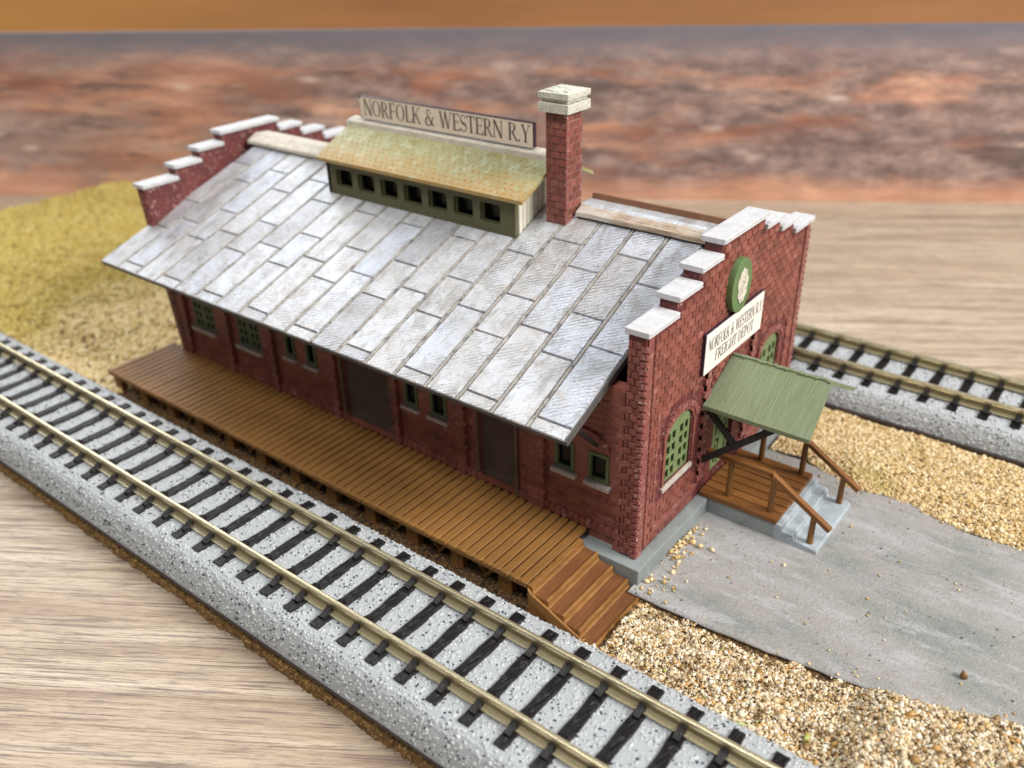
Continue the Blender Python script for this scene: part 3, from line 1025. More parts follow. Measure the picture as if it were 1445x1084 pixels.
def okf(u, v):
    for a, b in win_pairs:
        if a - 0.6 < u < b + 0.6 and 11.2 < v < 17.4:
            return False
    for a, b in doors:
        if a - 0.4 < u < b + 0.4 and v < 18:
            return False
    for a, b in big:
        if a - 0.6 < u < b + 0.6 and 9.8 < v < 20.4:
            return False
    return True


bricks(mb, ff, -98.9, -2.6, ZF + 0.4, 26.0, okf, 1.95, 0.98, 0.1, 0.065, 0, 0.02)
piers = [(-3.4, -2.2), (-17.6, -14.6), (-30.4, -28.6), (-43.4, -42.0), (-57.4, -55.6), (-72.6, -71.0), (-84.8, -83.2), (-98.6, -96.0)]
for a, b in piers:
    mb.box(a + 0.25, b - 0.25, 0.05, 0.82, ZF, FT, 0)
    v, k = ZF + 0.1, 0
    while v < 25:
        e = 0.32 if k % 2 else 0.0
        mb.hexa([(a + e, -0.02, v), (b - e, -0.02, v), (b - e, 0.81, v), (a + e, 0.81, v)],
                [(a + e + 0.05, 0.03, v + 0.84), (b - e - 0.05, 0.03, v + 0.84), (b - e, 0.81, v + 0.84), (a + e, 0.81, v + 0.84)], 2 if random.random() < 0.55 else 0)
        v += 0.98
        k += 1
# soldier course along the foot
mb.box(-98.9, -2.4, 0.45, 0.82, 4.7, 5.6, 0)
u = -98.8
while u < -3:
    if all(not (a - 0.3 < u < b + 0.3) for a, b in doors):
        mb.box(u, u + 0.8, 0.32, 0.82, 4.72, 5.9 + random.uniform(-0.05, 0.05), 0 if random.random() < 0.75 else 2)
    u += 1.0
# arched hoods over the window pairs
for c in (-8.9, -36.7, -64.6):
    N = 12
    for i in range(N):
        t0, t1 = math.pi * (i + 0.05) / N, math.pi * (i + 0.95) / N
        pt = lambda r_, t_, d: (c + r_ * math.cos(t_), 0.82 - d, 17.6 + r_ * 0.60 * math.sin(t_))
        mb.hexa([pt(3.5, t0, 0), pt(4.3, t0, 0), pt(4.3, t1, 0), pt(3.5, t1, 0)], [pt(3.5, t0, 0.4), pt(4.3, t0, 0.4), pt(4.3, t1, 0.4), pt(3.5, t1, 0.4)], 2)
facade = mb.build('long_wall', ['brick', 'mortar', 'dusty_brick'], depot)
mb = MB()
mb.plate(rect(-99.3, -2.2, ZF, FT), [], lambda u, v, d: (u, WD - 0.8 - d, v), 1.6, 1)
bricks(mb, lambda u, v, d: (u, WD - 0.8 - d, v), -98.9, -2.6, ZF + 0.4, 26.0, lambda u, v: True, 1.95, 0.98, 0.1, 0.1)
mb.build('long_wall', ['brick', 'mortar'], depot)

for a, b in win_pairs:
    m = MB()
    m.plate(rect(a, b, 12.5, 16.9), [rect(a + 0.5, b - 0.5, 13.0, 16.4)], lambda u, v, d: (u, 0.62 + d, v), 0.5)
    w = m.build('window', 'wgreen', depot, 0.04)
    MB().box(a + 0.2, b - 0.2, 1.25, 1.35, 12.7, 16.7).build('pane', 'glass', w)
    s = MB()
    s.box(a - 0.35, b + 0.45, 0.0, 1.0, 11.75, 12.4)
    s.build('sill', 'sill', w, 0.08)
for a, b in big:
    w = lattice_window(depot, lambda u, v, d: (u, 0.75 + d, v), a + 0.03, b - 0.03, 10.93, 17.28, 2.37, 4, 4, 'wgreen')
    s = MB()
    s.box(a - 0.4, b + 0.4, -0.05, 1.0, 10.1, 10.88)
    s.build('sill', 'sill', w, 0.08)
for a, b in doors:
    m = MB()
    v = 3.95
    while v < 17.4:
        m.hexa([(a, 1.05, v), (b, 1.05, v), (b, 1.6, v), (a, 1.6, v)], [(a, 1.45, v + 0.6), (b, 1.45, v + 0.6), (b, 1.6, v + 0.6), (a, 1.6, v + 0.6)])
        v += 0.6
    m.box(a - 0.55, a - 0.05, 0.35, 1.2, 3.9, 17.6)
    m.box(b + 0.05, b + 0.55, 0.35, 1.2, 3.9, 17.6)
    m.build('door', 'darkwood', depot)

# roof: silver sheets with staggered cross seams
RX0, RX1 = -103.6, -4.6
SL = math.hypot(1, ROOF_S)


def rp(x, s, h=0.0, side=1):
    """point on a roof slope: x at the eave, s up the slope, h above it"""
    y = -9.3 + s / SL
    z = 24.7 + ROOF_S * s / SL
    xx = x * (1 - 0.052 * (s / 36.5) * min(1, max(0, (-x - 4) / 60)))
    p = Vector((xx, y, z)) + Vector((0, -ROOF_S, 1)) / SL * h
    if side < 0:
        p.y = WD - p.y
    return p


S_TOP = (24.25 + 9.3) * SL
roof_parts = []
for side in (1, -1):
    mb = MB()
    edge = [RX0 + (RX1 - RX0) * i / 18 for i in range(19)]
    for i in range(18):
        a, b = edge[i], edge[i + 1]
        mb.hexa([rp(a, 0, -0.95, side), rp(b, 0, -0.95, side), rp(b, S_TOP, -0.95, side), rp(a, S_TOP, -0.95, side)],
                [rp(a, 0, -0.1, side), rp(b, 0, -0.1, side), rp(b, S_TOP, -0.1, side), rp(a, S_TOP, -0.1, side)], 2)
    ks = 18
    for k in range(ks):
        xb = RX1 - 5.5 * k
        xa = xb - 5.5
        if k == 0:
            xb += 0.0
        marks = [0.0, 1.75, 13.85, 25.6, S_TOP] if k % 2 == 0 else [0.0, 10.8, 18.1, 29.8, S_TOP]
        for s0, s1 in zip(marks[:-1], marks[1:]):
            g, c = 0.085, 0.10
            j = lambda: random.uniform(-0.03, 0.03)
            l, r = xa + 0.31 + j(), xb - 0.31 + j()
            ss = s0 + (g if s0 else -0.05)
            se = s1 - g
            h = 0.14 + random.uniform(-0.02, 0.03)
            # panels are gridded so their edges waver like printed plastic
            mb.hexa([rp(l, ss, -0.12, side), rp(r, ss, -0.12, side), rp(r, se, -0.12, side), rp(l, se, -0.12, side)],
                    [rp(l + c, ss + c, h + j(), side), rp(r - c, ss + c, h + j(), side), rp(r - c, se - c, h + j(), side), rp(l + c, se - c, h + j(), side)], 0)
        # standing strip between the columns
        if k > 0:
            w = 0.22
            for q in range(12):
                s0, s1 = S_TOP * q / 12 - (0.05 if q == 0 else 0), S_TOP * (q + 1) / 12
                e0, e1 = w + 0.04 * math.sin(q * 2.1 + k), w + 0.04 * math.sin(q * 2.1 + 2.1 + k)
                mb.hexa([rp(xb - e0, s0, -0.12, side), rp(xb + e0, s0, -0.12, side), rp(xb + e1, s1, -0.12, side), rp(xb - e1, s1, -0.12, side)],
                        [rp(xb - e0 + 0.07, s0, 0.17, side), rp(xb + e0 - 0.07, s0, 0.17, side), rp(xb + e1 - 0.07, s1, 0.17, side), rp(xb - e1 + 0.07, s1, 0.17, side)], 1)
    r_ = mb.build('roof', ['roof', 'seam', 'groove'], depot)
    roof_parts.append(r_)
    # dark fascia under the eave and knee braces down to the piers
    for x in (-6.3, -16.0, -29.5, -42.7, -56.5, -71.8, -84.0, -97.0):
        p0, p1, p2 = (x, 0.1, 18.5), (x, -5.6, 24.5), (x, 0.1, 24.9)
        if side < 0:
            p0, p1, p2 = [(q[0], WD - q[1], q[2]) for q in (p0, p1, p2)]
        br = MB()
        br.beam(p0, p1, 0.45, 0.5)
        br.beam(p2, p1, 0.45, 0.5)
        br.build('eave_bracket', 'black', depot)

# ridge boards
rz = roof_z(24.25)
def ridge_run(x0, x1, white):
    mb = MB()
    N = max(2, int(abs(x1 - x0) / 1.2))
    for i in range(N):
        a, b = x0 + (x1 - x0) * i / N, x0 + (x1 - x0) * (i + 1) / N
        ja, jb = 0.12 * vnoise(a, 0, 0.8, 21), 0.12 * vnoise(b, 0, 0.8, 21)
        ya, yb = 22.3 - ja, 22.3 - jb
        za = lambda y: roof_z(y)
        mb.hexa([(a, ya, za(22.3) + 0.62), (b, yb, za(22.3) + 0.62), (b, 24.25, rz + 0.8), (a, 24.25, rz + 0.8)],
                [(a, ya + 0.1, za(22.3) + 1.25 - ja), (b, yb + 0.1, za(22.3) + 1.25 - jb), (b, 24.25, rz + 1.30), (a, 24.25, rz + 1.30)], 0)
        mb.hexa([(a, ya + 0.45, za(22.3) + 1.1), (b, yb + 0.45, za(22.3) + 1.1), (b, 24.3, rz + 1.1), (a, 24.3, rz + 1.1)],
                [(a, ya + 0.55 + ja, za(22.3) + 1.42 - ja), (b, yb + 0.55 + jb, za(22.3) + 1.42 - jb), (b, 24.3, rz + 1.38), (a, 24.3, rz + 1.38)], 1)
        mb.hexa([(a, 24.27, rz + 0.55), (b, 24.27, rz + 0.55), (b, 27.1, rz + 0.75), (a, 27.1, rz + 0.75)],
                [(a, 24.27, rz + 1.3 + ja * 0.8), (b, 24.27, rz + 1.3 + jb * 0.8), (b, 27.1, rz + 1.2), (a, 27.1, rz + 1.2)], 1)
        if not white:
            mb.hexa([(a, 26.4, rz + 0.9), (b, 26.4, rz + 0.9), (b, 28.2, rz + 0.5), (a, 28.2, rz + 0.5)],
                    [(a, 26.7, rz + 2.0), (b, 26.7, rz + 2.0), (b, 28.2, rz + 1.6), (a, 28.2, rz + 1.6)], 2)
        mb.hexa([(a, 22.75, za(22.75)), (b, 22.75, za(22.75)), (b, 26.5, rz), (a, 26.5, rz)],
                [(a, 22.75, za(22.75) + 0.66), (b, 22.75, za(22.75) + 0.66), (b, 26.5, rz + 0.8), (a, 26.5, rz + 0.8)], 3)
    mb.build('ridge_board', ['ridgewhite', 'ridgewhite', 'ridgebrown', 'dark'] if white else ['ridge', 'roof', 'ridgebrown', 'dark'], depot)


ridge_run(-24.9, -2.35, False)
ridge_run(-99.6, -71.0, True)

# clerestory with seven windows
cl = MB()
CX0, CX1, CYF = -70.9, -31.3, 16.4
cw = [(-68.4 + 5.15 * i - 0.35, -65.3 + 5.15 * i + 0.3) for i in range(7)]
holes = [[(a + 0.3, 37.3), (b - 0.3, 37.3), (b, 37.6), (b, 40.0), (b - 0.3, 40.3), (a + 0.3, 40.3), (a, 40.0), (a, 37.6)] for a, b in cw]
cl.plate(rect(CX0, CX1, 34.5, 42.4), holes, lambda u, v, d: (u, CYF + d, v), 0.8, 0)
cl.box(CX0, CX1, WD - CYF - 0.8, WD - CYF, 34.5, 42.4, 0)
pr = [(CYF, 34.5), (WD - CYF, 34.5), (WD - CYF, 42.2), (WD / 2, 45.8), (CYF, 42.2)]
cl.plate(pr, [], lambda u, v, d: (CX0 + d, u, v), 0.7, 0)
y = CYF + 0.82
cl.plate([(CYF + 0.81, 34.5), (WD - CYF - 0.81, 34.5), (WD - CYF - 0.81, 42.5), (WD / 2, 45.8), (CYF + 0.81, 42.5)], [], lambda u, v, d: (CX1 - 0.25 - d, u, v), 0.5, 2)
y = CYF + 0.85
while y < WD - CYF - 1:
    top = 42.4 + (min(y + 0.5, WD - y - 0.5) - CYF) * 0.43
    cl.hexa([(CX1 - 0.26, y, 35), (CX1 + 0.02, y + 0.18, 35), (CX1 + 0.02, y + 0.72, 35), (CX1 - 0.26, y + 0.9, 35)],
            [(CX1 - 0.26, y, top), (CX1 + 0.02, y + 0.18, top), (CX1 + 0.02, y + 0.72, top), (CX1 - 0.26, y + 0.9, top)], 1)
    y += 0.98
cle = cl.build('clerestory', ['olive', 'cream', 'cream'], depot, 0.03)
for a, b in cw:
    m = MB()
    m.plate([(a + 0.3, 37.3), (b - 0.3, 37.3), (b, 37.6), (b, 40.0), (b - 0.3, 40.3), (a + 0.3, 40.3), (a, 40.0), (a, 37.6)],
            [rect(a + 0.32, b - 0.26, 37.52, 40.15)], lambda u, v, d: (u, CYF + 0.5 + d, v), 0.3)
    w = m.build('window', 'olive', cle, 0.03)
    MB().box(a + 0.1, b - 0.1, CYF + 1.6, CYF + 1.7, 37.2, 40.4).build('pane', 'glass', w)
CRS = 0.455
for side in (1, -1):
    m = MB()
    fm = (lambda y: y) if side > 0 else (lambda y: WD - y)
    cz = lambda y: 41.9 + CRS * (y - 15.2)
    x0, x1 = -71.9, -29.15
    m.hexa([(x0, fm(15.2), cz(15.2) - 0.35), (x1, fm(15.2), cz(15.2) - 0.35), (x1, fm(24.25), cz(24.25) - 0.35), (x0, fm(24.25), cz(24.25) - 0.35)],
           [(x0, fm(15.2), cz(15.2) + 0.2), (x1, fm(15.2), cz(15.2) + 0.2), (x1, fm(24.25), cz(24.25) + 0.2), (x0, fm(24.25), cz(24.25) + 0.2)])
    if side > 0:
        row, yy = 0, 15.9
        while yy < 22.6:
            x = x0 + 0.7 + (0.62 if row % 2 else 0)
            while x < x1 - 0.4:
                r_ = 0.19 + random.uniform(-0.05, 0.03)
                zc = cz(yy) + 0.2
                vs = [(x + r_ * math.cos(q * math.pi / 3), yy + r_ * math.sin(q * math.pi / 3), zc + CRS * r_ * math.sin(q * math.pi / 3) - 0.02) for q in range(6)]
                vs += [(x + 0.4 * r_ * math.cos(q * math.pi / 3), yy - 0.02 + 0.4 * r_ * math.sin(q * math.pi / 3), zc + 0.13) for q in range(6)]
                m.add(vs, [(q, (q + 1) % 6, 6 + (q + 1) % 6, 6 + q) for q in range(6)] + [tuple(range(6, 12))])
                x += 1.24
            yy += 0.92
            row += 1
    m.build('clerestory_roof', 'groof', cle)
m = MB()
for i in range(36):
    a, b = -72.4 + 42.2 * i / 36, -72.4 + 42.2 * (i + 1) / 36
    w0, w1 = 0.10 * vnoise(a, 1, 1.1, 33), 0.10 * vnoise(b, 1, 1.1, 33)
    zr = 46.05
    m.hexa([(a, 23.1 - w0, zr - 0.5), (b, 23.1 - w1, zr - 0.5), (b, 25.4, zr - 0.5), (a, 25.4, zr - 0.5)],
           [(a, 23.2 - w0, zr + 0.35), (b, 23.2 - w1, zr + 0.35), (b, 25.3, zr + 0.75), (a, 25.3, zr + 0.75)])
m.build('ridge_trim', 'ridgewhite', cle)

# chimney
cm_ = MB()
HX0, HX1, HY0, HY1, HZ0, HZ1 = -28.9, -25.45, 20.6, 24.5, 35.5, 53.5
cm_.box(HX0, HX1, HY0, HY1, HZ0, HZ1, 1)
bricks(cm_, lambda u, v, d: (u, HY0 + d, v), HX0 + 0.02, HX1 - 0.02, 38.0, 53.3, lambda u, v: True, 1.7, 1.02, 0.12, 0.14)
bricks(cm_, lambda u, v, d: (HX1 - d, u, v), HY0 + 0.02, HY1 - 0.02, 38.0, 53.3, lambda u, v: True, 1.7, 1.02, 0.12, 0.10)
for k in range(15):
    cm_.box(HX1 - 0.35, HX1 + 0.13, HY0 - 0.14, HY0 + 0.3, 38.1 + k * 1.02, 38.95 + k * 1.02, 2)
ch = cm_.build('chimney', ['brick', 'palejoint', 'dusty_brick'], depot)
c = MB()
c.box(HX0 - 0.8, HX1 + 0.8, HY0 - 0.8, HY1 + 0.8, 53.5, 54.8)
c.box(HX0 - 0.45, HX1 + 0.45, HY0 - 0.45, HY1 + 0.45, 54.86, 55.3)
a0, a1, b0, b1 = HX0 - 0.8, HX1 + 0.8, HY0 - 0.8, HY1 + 0.8
c.hexa([(a0, b0, 55.31), (a1, b0, 55.31), (a1, b1, 55.31), (a0, b1, 55.31)], [(a0, b0, 56.15), (a1, b0, 56.2), (a1, b1, 56.15), (a0, b1, 56.2)])
for k in range(26):
    x, y, w = random.uniform(a0 + 0.3, a1 - 1.9), random.uniform(b0 + 0.3, b1 - 1.9), random.uniform(0.9, 1.6)
    c.hexa([(x, y, 56.05), (x + w, y, 56.05), (x + w, y + w * 0.8, 56.05), (x, y + w * 0.8, 56.05)], [(x + random.uniform(0, 0.2), y + 0.1, 56.22 + random.uniform(0, 0.18)), (x + w - 0.1, y + random.uniform(0, 0.2), 56.22 + random.uniform(0, 0.18)), (x + w - 0.15, y + w * 0.7, 56.22 + random.uniform(0, 0.18)), (x + 0.1, y + w * 0.7, 56.22 + random.uniform(0, 0.18))])
c.build('chimney_cap', 'chimcap', ch, 0.1)


# ------------------------------------------------------------------ lettering
def arc(cx, cy, rx, ry, a0, a1, n=14):
    return [(cx + rx * math.cos(math.radians(a0 + (a1 - a0) * i / n)), cy + ry * math.sin(math.radians(a0 + (a1 - a0) * i / n))) for i in range(n + 1)]


TK, TN, SF = 0.13, 0.045, 0.04           # thick and thin strokes, serif height


def stem(x, w=TK, y0=0.0, y1=1.0, s0=True, s1=True):
    out = [[(x - w / 2, y0), (x + w / 2, y0), (x + w / 2, y1), (x - w / 2, y1)]]
    e = 0.075
    if s0:
        out.append([(x - w / 2 - e, y0), (x + w / 2 + e, y0), (x + w / 2 + e, y0 + SF), (x - w / 2 - e, y0 + SF)])
    if s1:
        out.append([(x - w / 2 - e, y1 - SF), (x + w / 2 + e, y1 - SF), (x + w / 2 + e, y1), (x - w / 2 - e, y1)])
    return out


def diag(x0, y0, x1, y1, w):
    return [[(x0 - w / 2, y0), (x0 + w / 2, y0), (x1 + w / 2, y1), (x1 - w / 2, y1)]]


def bar(x0, x1, y, w=TN):
    return [[(x0, y - w / 2), (x1, y - w / 2), (x1, y + w / 2), (x0, y + w / 2)]]


def ring(cx, cy, rx, ry, a0, a1, thick, thin, n=22):
    """bowl with a heavier side"""
    out = []
    for i in range(n):
        q = []
        for t in (i, i + 1):
            a = math.radians(a0 + (a1 - a0) * t / n)
            w = thin + (thick - thin) * abs(math.cos(a)) ** 1.3
            q.append(((cx + rx * math.cos(a), cy + ry * math.sin(a)), (cx + (rx - w) * math.cos(a), cy + (ry - w * 0.75 if ry - w * 0.75 > 0 else ry) * math.sin(a))))
        out.append([q[0][0], q[1][0], q[1][1], q[0][1]])
    return out


def path(pts, ws):
    out = []
    nrm = []
    for i in range(len(pts)):
        a, b = pts[max(0, i - 1)], pts[min(len(pts) - 1, i + 1)]
        dx, dy = b[0] - a[0], b[1] - a[1]
        l = math.hypot(dx, dy) or 1
        nrm.append((-dy / l, dx / l))
    for i in range(len(pts) - 1):
        p, q, m, k = pts[i], pts[i + 1], nrm[i], nrm[i + 1]
        w0, w1 = ws[i] / 2, ws[i + 1] / 2
        out.append([(p[0] - m[0] * w0, p[1] - m[1] * w0), (q[0] - k[0] * w1, q[1] - k[1] * w1), (q[0] + k[0] * w1, q[1] + k[1] * w1), (p[0] + m[0] * w0, p[1] + m[1] * w0)])
    return out


def glyph(ch):
    if ch == 'N':
        return 0.80, stem(0.13, TN + 0.015) + stem(0.67, TN + 0.015, 0.0, 1.0, False, True) + diag(0.14, 1.0, 0.66, 0.0, TK + 0.02)
    if ch == 'O':
        return 0.80, ring(0.40, 0.5, 0.37, 0.51, 0, 360, TK, TN)
    if ch == 'G':
        return 0.80, ring(0.42, 0.5, 0.38, 0.51, 45, 315, TK, TN) + stem(0.68, TK, 0.05, 0.42, False, True)
    if ch == 'R':
        return 0.72, stem(0.16) + ring(0.30, 0.74, 0.28, 0.26, -90, 90, TK, TN) + bar(0.2, 0.32, 0.98) + bar(0.2, 0.32, 0.495) + diag(0.34, 0.49, 0.64, 0.0, TK) + bar(0.55, 0.74, 0.02, SF)
    if ch == 'P':
        return 0.64, stem(0.16) + ring(0.30, 0.73, 0.28, 0.27, -90, 90, TK, TN) + bar(0.2, 0.32, 0.98) + bar(0.2, 0.32, 0.48)
    if ch == 'D':
        return 0.78, stem(0.16) + ring(0.32, 0.5, 0.40, 0.50, -90, 90, TK, TN) + bar(0.2, 0.34, 0.98) + bar(0.2, 0.34, 0.02)
    if ch in 'FE':
        g = stem(0.16) + bar(0.2, 0.56, 0.975, TN + 0.01) + bar(0.2, 0.46, 0.52) + [[(0.54, 0.80), (0.585, 0.80), (0.585, 1.0), (0.52, 1.0)]] + bar(0.44, 0.48, 0.52, 0.2)
        if ch == 'E':
            g += bar(0.2, 0.58, 0.025, TN + 0.01) + [[(0.52, 0.0), (0.61, 0.0), (0.63, 0.22), (0.58, 0.2)]]
        return 0.62, g
    if ch == 'L':
        return 0.60, stem(0.16) + bar(0.2, 0.55, 0.025, TN + 0.01) + [[(0.50, 0.0), (0.58, 0.0), (0.60, 0.24), (0.555, 0.22)]]
    if ch == 'K':
        return 0.76, stem(0.16) + diag(0.24, 0.42, 0.62, 1.0, TN + 0.01) + diag(0.36, 0.58, 0.66, 0.0, TK) + bar(0.52, 0.74, 0.98, SF) + bar(0.55, 0.77, 0.02, SF)
    if ch == 'W':
        return 1.08, diag(0.12, 1.0, 0.34, 0.0, TK) + diag(0.54, 1.0, 0.34, 0.0, TN) + diag(0.52, 1.0, 0.74, 0.0, TK) + diag(0.96, 1.0, 0.74, 0.0, TN) + bar(0.02, 0.24, 0.98, SF) + bar(0.42, 0.64, 0.98, SF) + bar(0.86, 1.06, 0.98, SF)
    if ch == 'S':
        p = arc(0.28, 0.745, 0.20, 0.235, 25, 250, 10) + arc(0.29, 0.255, 0.215, 0.235, 75, -155, 10)
        n_ = len(p)
        return 0.56, path(p, [0.05 + 0.09 * math.exp(-((i / (n_ - 1) - 0.5) / 0.16) ** 2) for i in range(n_)]) + [[(0.44, 0.80), (0.48, 0.80), (0.48, 1.0), (0.44, 0.94)]] + [[(0.06, 0.0), (0.10, 0.06), (0.10, 0.22), (0.06, 0.22)]]
    if ch == 'T':
        return 0.64, stem(0.32, TK, 0, 1, True, False) + bar(0.03, 0.61, 0.97, TN + 0.015) + [[(0.02, 0.78), (0.06, 0.78), (0.09, 1.0), (0.03, 1.0)]] + [[(0.58, 0.78), (0.62, 0.78), (0.61, 1.0), (0.55, 1.0)]]
    if ch == 'Y':
        return 0.74, stem(0.37, TK, 0, 0.48, True, False) + diag(0.37, 0.44, 0.13, 1.0, TK) + diag(0.39, 0.46, 0.62, 1.0, TN) + bar(0.02, 0.26, 0.98, SF) + bar(0.52, 0.73, 0.98, SF)
    if ch == 'I':
        return 0.32, stem(0.16)
    if ch == 'H':
        return 0.80, stem(0.16) + stem(0.64) + bar(0.2, 0.6, 0.51)
    if ch == '.':
        return 0.22, [[(0.05, 0.0), (0.17, 0.0), (0.17, 0.12), (0.05, 0.12)]]
    if ch == '&':
        p = arc(0.36, 0.80, 0.15, 0.18, -40, 215, 10) + [(0.30, 0.60), (0.47, 0.34), (0.64, 0.10), (0.78, 0.02)]
        q = [(0.34, 0.58), (0.20, 0.47)] + arc(0.30, 0.24, 0.22, 0.24, 130, 300, 9) + [(0.56, 0.18), (0.66, 0.40), (0.72, 0.52)]
        return 0.86, path(p, [0.05] * 7 + [0.08] * (len(p) - 7 - 3) + [0.13, 0.12, 0.06]) + path(q, [0.05, 0.09] + [0.11] * 6 + [0.06] * (len(q) - 8)) + bar(0.60, 0.80, 0.53, SF)
    return 0.36, []


def text(mb, s, f, u0, u1, v0, h, mi=0, space=0.34):
    """letters between u0 and u1, height h, mapped by f(u,v)"""
    adv = [(glyph(c)) if c != ' ' else (space, []) for c in s]
    tot = sum(a for a, _ in adv)
    k = (u1 - u0) / tot
    u = u0
    for a, polys in adv:
        for pz in polys:
            vs = [f(u + p[0] * k, v0 + p[1] * h) for p in pz]
            mb.add(vs, [tuple(range(len(vs)))], mi)
        u += a * k


# roof sign
sg = thing('roof_sign', 'long cream name board with dark edge standing on the clerestory ridge', 'sign', (-51.5, 24.3, 46.5))
m = MB()
SX0, SX1, SZ0, SZ1 = -69.6, -33.6, 46.95, 50.55
m.box(SX0, SX1, 24.05, 24.75, SZ0, SZ1, 0)
sb = m.build('board', 'signedge', sg)
m = MB()
m.plate([(SX0 + 0.5, SZ0 + 0.05), (SX1 - 0.12, SZ0 + 0.05), (SX1 - 0.12, SZ1 - 0.12), (SX0 + 0.5, SZ1 - 0.12), (SX0 + 0.08, SZ1 - 0.5), (SX0 + 0.08, SZ0 + 0.5)], [], lambda u, v, d: (u, 24.0 + d, v), 0.045)
m.build('face', 'signold', sg)
m = MB()
text(m, 'NORFOLK & WESTERN R.Y', lambda u, v: (u, 23.97, v), SX0 + 0.9, SX1 - 0.45, SZ0 + 0.65, 2.55)
m.build('lettering', 'ink', sg, fix=False)

# wall sign over the porch
sg = thing('wall_sign', 'white rectangular sign with two lines of lettering above the porch canopy', 'sign', (0.4, 23.2, 24.2))
m = MB()
m.box(0.18, 0.62, 14.4, 32.0, 24.2, 30.2)
m.build('board', 'signedge', sg)
m = MB()
m.box(0.622, 0.70, 14.48, 31.92, 24.28, 30.12)
m.build('face', 'sign', sg)
m = MB()
text(m, 'NORFOLK & WESTERN R.Y', lambda u, v: (0.73, u, v), 15.2, 31.5, 27.35, 1.75)
m.build('lettering', 'ink', sg, fix=False)
m = MB()
text(m, 'FREIGHT DEPOT', lambda u, v: (0.73, u, v), 17.4, 29.2, 25.25, 1.65)
m.build('lettering', 'ink', sg, fix=False)

# oval emblem
em = thing('wall_emblem', 'green oval plaque with a cream leaf-like centre high on the gable', 'plaque', (0.3, 23.1, 30))
m = MB()
oc = (23.1, 34.1)
ell = lambda ry, rz, n=40: [(oc[0] + ry * math.cos(2 * math.pi * i / n), oc[1] + rz * math.sin(2 * math.pi * i / n)) for i in range(n)]
m.plate(ell(2.95, 3.8), [], lambda u, v, d: (1.0 - d, u, v), 0.95, 0)
m.build('rim', 'emblem', em, 0.12)
m = MB()
m.plate([(oc[0] + (1.45 + 0.12 * math.sin(7 * a)) * math.cos(a), oc[1] + (2.35 + 0.15 * math.sin(9 * a)) * math.sin(a)) for a in [2 * math.pi * i / 60 for i in range(60)]], [], lambda u, v, d: (1.12 - d, u, v), 0.1)
m.build('face', 'paper', em)
m = MB()
for pl, w in (([(-1.0, -1.5), (-0.3, -0.5), (0.2, 0.4), (1.0, 1.5)], 0.14), ([(-0.3, -0.5), (-0.9, -0.2)], 0.1), ([(0.2, 0.4), (-0.4, 0.9)], 0.1), ([(0.2, 0.4), (0.9, 0.2)], 0.1), ([(-0.5, -0.8), (0.2, -1.0)], 0.1),
              ([(-0.7, -2.0), (-0.2, -2.2), (0.3, -2.05)], 0.12), ([(0.3, 1.9), (0.8, 2.0), (1.0, 1.6)], 0.12), ([(-1.3, -0.9), (-1.2, -0.2)], 0.1), ([(0.9, -0.5), (1.2, -1.0)], 0.1), ([(-0.2, 1.6), (0.1, 1.2)], 0.1)):
    for qd in path([(oc[0] + x * 0.86, oc[1] + y * 0.9) for x, y in pl], [w] * len(pl)):
        m.add([(1.135, u, v) for u, v in qd], [(0, 1, 2, 3)])
m.build('drawing', 'pencil', em, fix=False)

# ------------------------------------------------------------------ loading platform
lp = thing('loading_platform', 'long brown planked loading platform with end steps along the depot', 'platform', (-50, -6, 0))
PX0, PX1, PY0, PY1, PZ = -103.6, -7.45, -13.3, 0.7, 4.64
m = MB()
m.box(PX0 + 0.3, PX1 - 0.1, PY0 + 0.6, PY1 - 0.1, PZ - 1.0, PZ - 0.45, 1)
m.box(PX0, PX1, PY0, PY0 + 0.55, PZ - 0.9, PZ - 0.10)
pit = (PX1 - PX0) / 65
for i in range(65):
    a, b = PX0 + pit * i + 0.13, PX0 + pit * (i + 1) - 0.13
    e = random.uniform(-0.12, 0.05)
    yb = PY1 - 0.05 + random.uniform(-0.1, 0.03)
    jz = random.uniform(-0.03, 0.03)
    cx = (a + b) / 2
    y0 = PY0 - 0.08 + e * 0.5
    prof = [(a, y0 + 0.2), (a + 0.2, y0), (b - 0.2, y0), (b, y0 + 0.2), (b, yb - 0.35), (b - 0.3, yb), (a + 0.3, yb), (a, yb - 0.35)]
    n = len(prof)
    ins = [(cx + (x - cx) * 0.86, y + (0.08 if y < -6 else -0.08)) for x, y in prof]
    m.add([(x, y, PZ - 0.7) for x, y in prof] + [(x, y, PZ - 0.08 + jz) for x, y in prof] + [(x, y, PZ + jz) for x, y in ins],
          [(k, (k + 1) % n, n + (k + 1) % n, n + k) for k in range(n)] + [(n + k, n + (k + 1) % n, 2 * n + (k + 1) % n, 2 * n + k) for k in range(n)] + [tuple(range(2 * n, 3 * n))])
